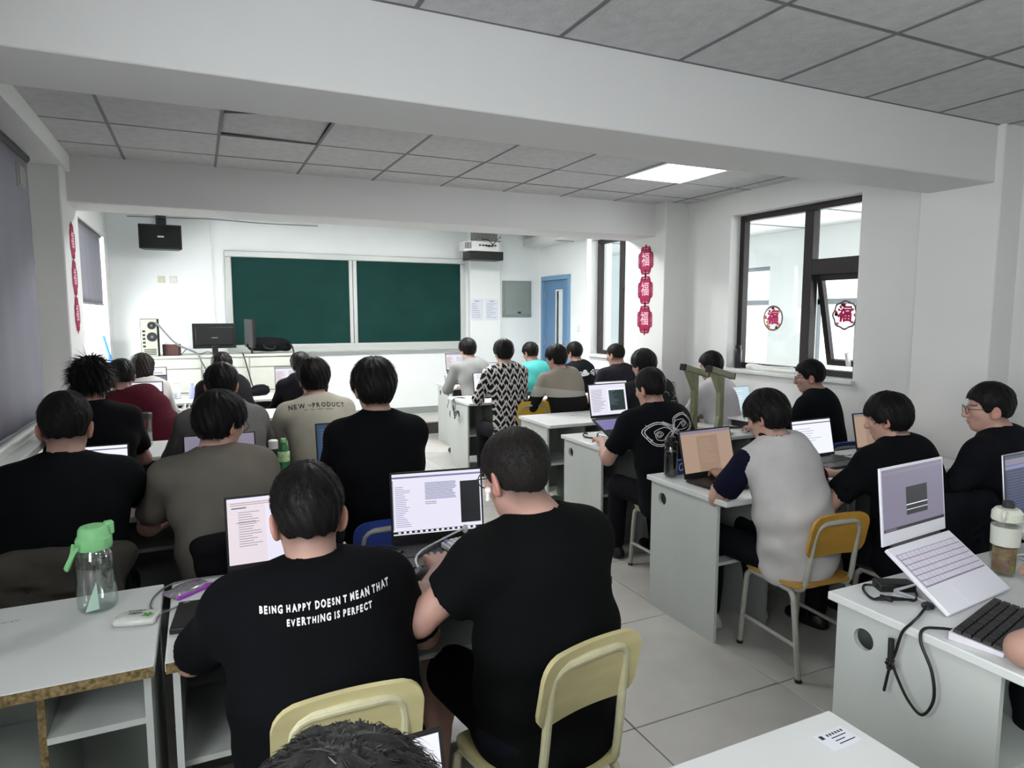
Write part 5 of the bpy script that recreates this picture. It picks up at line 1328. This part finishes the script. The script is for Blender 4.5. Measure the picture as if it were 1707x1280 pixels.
def keyboard(loc, rz, label, w, d, casem, key1, key2, rows, cols, seed=0, h=.016, accents=.12):
    e = empty('keyboard', loc, rz, label, 'keyboard')
    MB().prism([(-d/2, 0), (d/2, 0), (d/2, h*1.35), (-d/2, h*.75)], -w/2, w/2, np.array([[0, 0, 1], [1, 0, 0], [0, 1, 0]])).build('case', casem, e, bevel=.003)
    kw, kd = (w-.014)/cols, (d-.014)/rows; rnd = random.Random(seed); proto = {}
    for r in range(rows):
        c = 0
        while c < cols:
            n = 6 if (r == 0 and c == 4) else 1
            if r == 0 and c == 0: n = 1
            m = key2 if rnd.random() < accents or (r == rows-1 and c == 0) else key1
            kk = (n, m.name)
            if kk not in proto:
                W_ = kw*n/2
                o = MB().add([(-W_+.001, -kd/2+.001, 0), (W_-.001, -kd/2+.001, 0), (W_-.001, kd/2-.001, 0), (-W_+.001, kd/2-.001, 0), (-W_+.003, -kd/2+.003, .009), (W_-.003, -kd/2+.003, .009), (W_-.003, kd/2-.002, .009), (-W_+.003, kd/2-.002, .009)], [(3, 2, 1, 0), (4, 5, 6, 7), (0, 1, 5, 4), (1, 2, 6, 5), (2, 3, 7, 6), (3, 0, 4, 7)]).build('key', m, e, smooth=False); proto[kk] = o
            else: o = proto[kk].copy(); COL.objects.link(o)
            y = -d/2+.007+kd*(r+.5); o.location = (-w/2+.007+kw*(c+n/2), y, h*(.75+.6*(y+d/2)/d)+.001); o.rotation_euler = (math.atan2(h*.6, d), 0, 0); c += n
    return e
keyboard((1.0, 2.385, DH+.019), R(9), 'white keyboard with some lavender keys lying on the laptop', .335, .115, WHITEPL, WHITEPL, LAV, 5, 15, 2, accents=.25)
kb = empty('charging_plug', (.955, 2.488, DH+.05), 0, 'small white rounded plug standing at the back of the white keyboard', 'plug'); MB().lathe([(.006, -.012), (.011, -.006), (.0125, .006), (.010, .018), (.003, .022)], 14).build('plug_body', WHITEPL, kb)
# sticker on the bare desk
sk_ = empty('inventory_sticker', (1.235, .945, DH+.0004), R(2), 'small white inventory sticker on the bare desk corner', 'sticker')
MB().box((-.045, -.028, 0), (.045, .028, .0006)).build('label_paper', PAPER, sk_)
mb = MB()
for k in range(6): mb.box((-.015+.009*k, .013, .0006), (-.010+.009*k, .020, .0009))
for k, L_ in enumerate((.045, .03, .05)): mb.box((-.012, .004-.010*k, .0006), (-.012+L_, .0065-.010*k, .0009))
mb.box((-.036, .010, .0006), (-.026, .022, .0009)); mb.build('print', INK, sk_)
scr_ = empty('desk_scribble', (-.56, 2.40, DH+.0003), R(5), 'small black scribble on the chipboard-edged desk', 'scribble'); L = [ribbon([(-.02, 0), (-.012, .008), (-.008, -.004), (-.0, .006)], .002), ribbon([(.004, .006), (.012, .004), (.01, -.004)], .002), ribbon([(.016, .008), (.022, -.002), (.028, .008)], .002)]
V, F = merge(L); MB().add([(x, y, .0005) for x, y, z in V], F).build('ink_mark', INK, scr_)

# ================================================================== RIGHT NEAR DESK
keyboard((2.10, 1.10, DH), R(13), 'black mechanical keyboard with white base beside the white laptop', .36, .135, mat('white_kb_case', '#d6d3dc', .4), BLACKP, BLACKP, 5, 15, 5, .018)
pa = empty('power_adapter', (2.10, 1.425, DH), R(-28), 'black power adapter with a tied cable behind the white laptop', 'adapter')
MB().box((-.06, -.03, 0), (.06, .03, .028)).build('brick', BLACKP, pa, bevel=.005)
wire([(2.05, 1.455, DH+.012), (2.02, 1.475, DH+.01), (1.985, 1.45, DH+.006), (1.955, 1.395, DH+.006), (1.985, 1.365, DH+.01), (2.03, 1.35, DH+.01), (2.06, 1.325, DH+.008), (2.12, 1.36, DH+.008), (2.15, 1.395, DH+.014)], .0042, CABLE, 'black_cable', 'black adapter cable looping on the desk end')
mb = MB()
for k in range(5): mb.tube(catmull([(1.945+.01*k, 1.385-.004*k, DH+.010+.003*(k % 3)), (1.985, 1.372-.005*k, DH+.014+.004*(k % 2)), (2.03+.006*k, 1.345-.004*k, DH+.010)]), .0038)
mb.tube([(1.978, 1.385, DH+.012), (1.986, 1.35, DH+.014)], .009, 8); tag(mb.build('cable_tie_bundle', CABLE), 'tied bundle of black cable on the desk end', 'cable')
ub = empty('usb_hub', (2.065, 1.285, DH), R(30), 'small dark round plug hub on the desk end', 'hub'); MB().lathe([(.018, 0), (.019, .008), (.014, .013)], 18).build('hub_body', DARKP, ub); MB().box((-.03, -.006, .001), (.03, .006, .011)).build('connector', DARKP, ub, bevel=.002)
wire([(2.05, 1.28, DH+.008), (1.96, 1.245, DH+.008), (1.892, 1.222, DH+.010), (1.872, 1.235, .75), (1.868, 1.25, .68), (1.866, 1.262, .635), (1.864, 1.272, .57), (1.866, 1.277, .545)], .0045, CABLE, 'black_cable', 'black cable dropping over the desk side to a knot')
wire([(1.866, 1.258, .65), (1.862, 1.238, .615), (1.866, 1.20, .555), (1.868, 1.158, .533), (1.868, 1.128, .595), (1.868, 1.138, .675), (1.868, 1.175, .747), (1.892, 1.185, DH+.008), (1.94, 1.17, DH+.008), (1.985, 1.13, DH+.008)], .0045, CABLE, 'black_cable', 'black cable hanging in a long loop down the desk side')
mb = MB()
for k in range(3): mb.tube(catmull([(1.858, 1.262-.008*k, .66), (1.852, 1.245+.01*k, .645), (1.858, 1.262, .625+.01*k), (1.866, 1.272, .65)]), .005)
mb.tube([(1.864, 1.262, .72), (1.86, 1.258, .66)], .009, 8); tag(mb.build('cable_knot', CABLE), 'knotted velcro tie on the hanging black cable', 'cable')
cb = empty('sports_bottle', (2.585, 1.35, DH), R(200), 'clear sports bottle with a cream lid and loop beside the stand', 'bottle')
CRL = mat('cream_lid', '#cfd0c2', .45)
MB().lathe([(.02, .002), (.040, .002), (.044, .012), (.044, .15), (.046, .175), (.046, .198)], 28).build('body', CLEARP, cb, angle=60)
MB().lathe([(.0448, .11), (.0465, .178)], 28).build('sleeve_band', mat('cream_band', '#c4c6bb', .6), cb)
MB().lathe([(.03, .01), (.036, .012), (.037, .10), (.03, .102)], 20).build('infuser', mat('tea_red', '#6d3b38', .6, noise=.6, nscale=40, col2='#8a8a4a'), cb)
MB().lathe([(.047, .198), (.048, .204), (.047, .228), (.036, .242)], 28).build('lid', CRL, cb, bevel=.002)
MB().tube(catmull([(.045, 0, .236), (.062, 0, .240), (.072, 0, .226), (.064, 0, .212), (.046, 0, .212)], 5), .006, 8).build('carry_loop', CRL, cb)
MB().lathe([(.020, .240), (.020, .262), (.016, .266)], 8, (-.012, 0, 0), None).build('spout_cap', DARKP, cb, bevel=.002)
wire([(2.62, 1.20, DH+.006), (2.60, 1.27, DH+.03), (2.55, 1.25, DH+.006), (2.50, 1.21, DH+.006), (2.62, 1.17, DH+.006), (2.75, 1.18, DH+.006)], .004, CABLE, 'black_cable', 'black cable by the sports bottle')

# ================================================================== RIGHT MIDDLE DESKS
tb = empty('tumbler', (2.415, 3.01, DH), 0, 'dark tea tumbler with glass wall beside the peach screen', 'tumbler')
MB().lathe([(.02, .002), (.036, .002), (.040, .010), (.040, .165), (.034, .185)], 24).build('glass_wall', CLEARP, tb, angle=60); MB().lathe([(.02, .012), (.035, .012), (.036, .15)], 24).build('tea', mat('dark_tea', '#141312', .3), tb); MB().lathe([(.036, .18), (.038, .185), (.038, .205), (.024, .212), (.024, .235), (.012, .238)], 24).build('lid', BLACKP, tb)
bb = empty('blue_carton', (2.505, 3.045, DH), R(10), 'small blue printed carton beside the tumbler', 'carton'); MB().box((-.03, -.015, 0), (.03, .015, .085)).build('carton_body', mat('blue_card', '#27488d', .6), bb, bevel=.002); MB().tube([(.02*math.cos(t), -.0155, .045+.02*math.sin(t)) for t in np.linspace(0, 6.28, 16)[:-1]], .003, 6, closed=True).build('ring_print', PAPER, bb)
for k, (x, y, a) in enumerate(((3.72, 2.80, 10), (3.80, 2.92, -25), (3.66, 2.90, 40))):
    pp = tag(MB().box((-.10, -.07, 0), (.10, .07, .003)).build('loose_paper', PAPER, loc=(x, y, DH+.003*k), rot=(0, 0, R(a))), ('loose white paper lying lowest on the wall-side desk', 'loose white paper lying topmost on the wall-side desk', 'loose white paper in the middle of the pile on the wall-side desk')[(0, 2, 1)[k]], 'paper')
for k in range(2): wire([(3.72+.03*k, 2.98, DH+.012), (3.78, 2.93-.03*k, DH+.016), (3.86, 2.95, DH+.012), (3.92, 2.88-.03*k, DH+.012), (3.86, 2.80, DH+.012)], .003, CABLEW if k else CABLE, 'thin_cable', ('thin black cable over the loose papers', 'thin white cable over the loose papers')[k])
for k in range(4): wire([(3.88, 4.10+.02*k, DH+.006), (3.95+.03*k, 4.04, DH+.015), (4.02, 4.08+.02*k, DH+.006), (4.08, 4.0-.02*k, DH+.01), (4.0-.03*k, 3.94, DH+.006)], .0045, CABLE, 'black_cable', ('black cable lying lowest in the tangle below the window', 'black cable looping left in the tangle by the stool', 'black cable looping right towards the pale laptop', 'black cable crossing the top of the window-side tangle')[k])
wire([(3.05, 5.25, DH+.006), (3.10, 5.22, DH+.012), (3.16, 5.26, DH+.006), (3.20, 5.20, DH+.006), (3.28, 5.24, DH+.006)], .004, CABLEW, 'white_cable', 'white cable left on the empty desk')
wire([(2.70, 4.38, DH+.006), (2.64, 4.33, DH+.02), (2.60, 4.26, DH+.01), (2.66, 4.20, DH+.006), (2.72, 4.26, DH+.02)], .006, CABLE, 'black_cable', 'coiled black cable beside the violet keyed laptop')
for k in range(3): wire([(2.60, 6.80-.04*k, DH+.02), (2.515, 6.84, DH+.01), (2.50, 6.88-.05*k, .72), (2.495, 6.80, .62-.03*k), (2.495, 6.72-.02*k, .66), (2.50, 6.66, .60)], .004, CABLE, 'black_cable', ('shortest black cable hanging beside the zigzag sweater', 'middle black cable hanging beside the zigzag sweater', 'longest black cable hanging beside the zigzag sweater')[k])
wire([(2.95, 8.40, DH+.10), (2.90, 8.25, DH+.12), (2.86, 8.1, DH+.02), (2.86, 8.0, .62), (2.86, 8.06, .50)], .004, CABLE, 'black_cable', 'black cable hanging from the raised laptop near the platform')
# upright flask and clutter on the window sill
th = empty('thermos_flask', (4.655, 4.845, 1.185), 0, 'dark slim flask standing in the window corner', 'flask')
MB().lathe([(.03, 0), (.034, .006), (.034, .165), (.026, .18)], 24).build('body', mat('flask_dark', '#2f2a30', .35, metal=.4), th); MB().lathe([(.022, .18), (.027, .184), (.027, .215), (.015, .22)], 20).build('cap', BLACKP, th)
v, q_ = sdf_mesh([caps((4.64, 4.0, 1.21), (4.65, 4.70, 1.205), .022, .028, .02), caps((4.66, 4.2, 1.225), (4.62, 4.6, 1.20), .018, .02, .02)], .009, None, fold(.006, 5, 70)); o = np_mesh('plastic_sheet', v, q_, mat('film_white', '#d6dad4', .25), None); tag(o, 'crumpled clear plastic sheet lying along the window sill', 'plastic')
# left window board: rolled plastic
v, q_ = sdf_mesh([caps((-.90, 3.3, 1.02), (-.88, 5.2, 1.03), .03, .035, .02)], .014, None, fold(.006, 5, 50)); o = np_mesh('plastic_sheet', v, q_, mat('film_white', '#d6dad4', .25), None); tag(o, 'rolled white plastic sheet on the window board under the blind', 'plastic')

# ================================================================== LEFT MIDDLE DESKS
sb = empty('soda_bottle', (.415, 3.97, DH), 0, 'green plastic soda bottle with a green cap', 'bottle')
GSO = mat('green_soda', '#1f6b3a', .15, spec=.6)
MB().lathe([(.02, .0), (.031, .004), (.033, .02), (.031, .06), (.033, .11), (.030, .15), (.016, .19), (.012, .20)], 20).build('body', GSO, sb, angle=60); MB().lathe([(.0335, .09), (.0335, .14), (.0315, .148)], 20).build('wrap_label', mat('soda_label', '#8fbf5a', .5, noise=.5, nscale=40, col2='#d7e6cf'), sb); MB().lathe([(.0145, .198), (.0145, .220)], 16).build('cap', GREENL, sb)
db = empty('dark_bottle', (.365, 4.03, DH), 0, 'dark bottle with a wide white cap behind the soda bottle', 'bottle'); MB().lathe([(.02, 0), (.034, .004), (.035, .13), (.026, .155)], 20).build('body', BLACKP, db); MB().lathe([(.026, .155), (.027, .20), (.022, .205)], 20).build('cap', WHITEPL, db)
at_ = empty('tumbler', (-.365, 5.33, DH), 0, 'tall clear tumbler with a dark lid on the left desks', 'tumbler'); MB().lathe([(.02, .002), (.042, .002), (.044, .01), (.044, .20)], 24).build('glass_wall', CLEARP, at_, angle=60); MB().lathe([(.02, .006), (.040, .008), (.041, .10)], 24).build('water', WATER, at_); MB().lathe([(.045, .195), (.046, .23), (.040, .235)], 24).build('lid', DARKP, at_)
for x, y, c, l in ((-.235, 8.18, '#d9dde0', 'clear spray bottle with white trigger before the podium'), (-.085, 8.12, '#a9aed2', 'pale violet spray bottle before the podium')):
    s_ = empty('spray_bottle', (x, y, DH), 0, l, 'bottle'); MB().lathe([(.02, 0), (.036, .004), (.037, .10), (.014, .15), (.014, .165)], 18).build('body', mat('spray_'+c, c, .3), s_); MB().box((-.035, -.010, .165), (.02, .010, .195)).box((-.03, -.006, .13), (-.022, .006, .165)).build('trigger', WHITEPL, s_, bevel=.004)
tx = empty('tissue_box', (-.13, 6.72, DH), R(8), 'open white tissue box beside the maroon shirt', 'box'); MB().box((-.06, -.05, 0), (.06, .05, .07)).build('carton_body', PAPER, tx, bevel=.003)
v, q_ = sdf_mesh([caps((-.02, 0, .07), (.0, .01, .12), .02, .006, .01), caps((.02, 0, .07), (.03, -.01, .11), .015, .005, .01)], .006, None, fold(.003, 2, 120)); np_mesh('tissue', v, q_, WHITEPL, tx)
gr_ = empty('green_pouch', (-.22, 6.62, DH), 0, 'small bright green pouch by the tissue box', 'pouch'); v, q_ = sdf_mesh([elli((0, 0, .02), (.045, .03, .02), None, .01), caps((-.04, 0, .02), (.04, .01, .03), .008, .01, .02)], .006, None, fold(.003, 4, 120)); np_mesh('pouch_body', v, q_, mat('lime', '#8fd06a', .5), gr_)
bg_ = empty('black_bag', (.60, 8.12, DH), R(15), 'black soft bag lying on the desk before the podium', 'bag'); v, q_ = sdf_mesh([elli((0, 0, .05), (.13, .08, .06), None, .03), caps((-.10, .03, .06), (.09, -.02, .08), .03, .025, .03), elli((0, 0, -.05), (.4, .4, .05), None, .004, -1)], .010, None, fold(.006, 9, 60)); np_mesh('bag_body', v, q_, cloth('bag_black', '#14151b'), bg_); MB().tube(catmull([(-.1, 0, .08), (-.05, -.05, .12), (.05, -.04, .12), (.1, 0, .08)]), .008).build('bag_handle', BLACKP, bg_)
wp = empty('colourful_packet', (.42, 6.60, DH), R(20), 'small red and white snack packet between the left desks', 'packet'); v, q_ = sdf_mesh([elli((0, 0, .025), (.06, .04, .025), None, .01)], .006, None, fold(.003, 12, 110)); np_mesh('film', v, q_, mat('red_white_film', '#c43c4a', .35, noise=.9, nscale=20, col2='#d9d9e6'), wp)
# garments over chair backs
def drape(loc, rz, label, m, w, h0, h1, seed, sag=.10):
    e = empty('jacket', loc, rz, label, 'jacket')
    P = [caps((-w/2, 0, h1), (w/2, 0, h1-.01), .035, .035, .03), caps((-w/2, -.025, h1), (-w/2+.03, -.04, h0+.03), .035, .03, .06), caps((w/2, -.025, h1), (w/2-.05, -.04, h0+sag), .035, .03, .06), caps((0, -.03, h1), (0, -.045, h0), .05, .035, .08), caps((-w*.28, -.03, h1), (-w*.26, -.05, h0+.01), .045, .035, .08), caps((w*.27, -.03, h1), (w*.22, -.05, h0+sag*.6), .045, .035, .08),
         caps((-w*.2, -.07, h0+.14), (w*.2, -.075, h0+.10), .02, .02, .04)]
    rj = random.Random(seed)
    for k in range(9):
        x = (k/8-.5)*w*.92; dx = rj.uniform(-.06, .06); zt = h1-rj.uniform(.0, .05)
        P.append(caps((x, -.045, zt), (x+dx, -.075-rj.uniform(0, .02), h0+rj.uniform(.0, .10)), .012, .020, .012))
    for k in range(4):
        z = h0+.05+.055*k; P.append(caps((-w*.4+rj.uniform(0, .1), -.07, z+rj.uniform(-.02, .02)), (w*rj.uniform(.0, .4), -.08, z+rj.uniform(-.03, .03)), .010, .012, .012))
    v, q_ = sdf_mesh(P, .008, None, fold(.006, seed, 60)); np_mesh('cloth', v, q_, m, e)
    v, q_ = sdf_mesh([caps((w*.33, -.055, h1-.04), (w*.40, -.06, h0+.02), .040, .030, .03)], .010, None, fold(.005, seed+1, 60)); np_mesh('sleeve', v, q_, m, e)
    return e
drape((-.50, 2.735, 0), R(4), 'grey-brown jacket hung over the back of a blue chair', cloth('jacket_greybrown', '#45423c', noise=.3), .44, .58, .835, 21)
drape((.15, 2.76, 0), R(0), 'black garment hung over the chair behind the grey-brown tee', cloth('garment_black', '#111114'), .34, .52, .80, 23)
drape((3.18, 1.86, 0), R(0), 'black coat hung over the dark chair beside the white laptop lid', cloth('coat_black', '#15161c'), .36, .50, .82, 25)
# on the podium
pb = empty('laptop_bag', (.84, 9.26, PT), R(-4), 'black laptop bag with a dangling strap lying on the podium', 'bag')
v, q_ = sdf_mesh([caps((-.20, 0, .10), (.20, 0, .09), .075, .07, .03), caps((-.18, -.03, .16), (.17, -.02, .15), .05, .05, .03), elli((0, -.06, .10), (.15, .04, .05), None, .02)], .012, None, fold(.007, 31, 60)); np_mesh('bag_body', v, q_, cloth('bag_charcoal', '#1b1b1e', noise=.5), pb)
MB().tube(catmull([(.17, -.02, .14), (.25, -.10, .12), (.28, -.23, .05), (.29, -.26, -.12), (.29, -.255, -.30)]), .013, 6, flat=.4).build('strap', CABLE, pb); MB().tube(catmull([(-.08, -.06, .14), (-.06, -.12, .08), (.04, -.12, .06), (.08, -.06, .12)]), .010, 6).build('bag_handle', CABLE, pb)
wire([(-.45, 9.07, 1.60), (-.30, 9.03, 1.40), (-.20, 9.03, 1.31), (-.02, 9.03, 1.215), (.03, 9.02, 1.10), (.14, 9.02, .91), (.30, 9.02, .82)], .011, MIDP, 'thick_cable', 'thick grey cable drooping from the computer tower')
wire([(.50, 9.14, 1.20), (.51, 9.03, 1.17), (.56, 9.02, .95), (.62, 9.02, .70)], .008, CABLE, 'black_cable', 'black cable hanging down the podium front below the thin monitor')
wire([(-.2, 9.12, 1.20), (-.12, 9.10, 1.27), (0, 9.1, 1.21), (.1, 9.08, 1.23), (.2, 9.09, 1.20)], .005, CABLE, 'black_cable', 'thin black cable lying on the podium beside the box')
mp = empty('mop', (-.60, 8.90, 0), 0, 'mop with a blue-tipped handle leaning by the front window', 'mop')
MB().tube([(0, 0, .12), (-.36, .06, 1.25)], .011, 10).build('handle', STEEL, mp); MB().tube([(-.315, .052, 1.11), (-.39, .064, 1.45)], .016, 10).build('grip', mat('blue_grip', '#3f7fd0', .5), mp)
v, q_ = sdf_mesh([elli((.02, 0, .07), (.14, .06, .07), None, .02)], .012, None, fold(.012, 3, 60)); np_mesh('mop_head', v, q_, PAPER, mp)
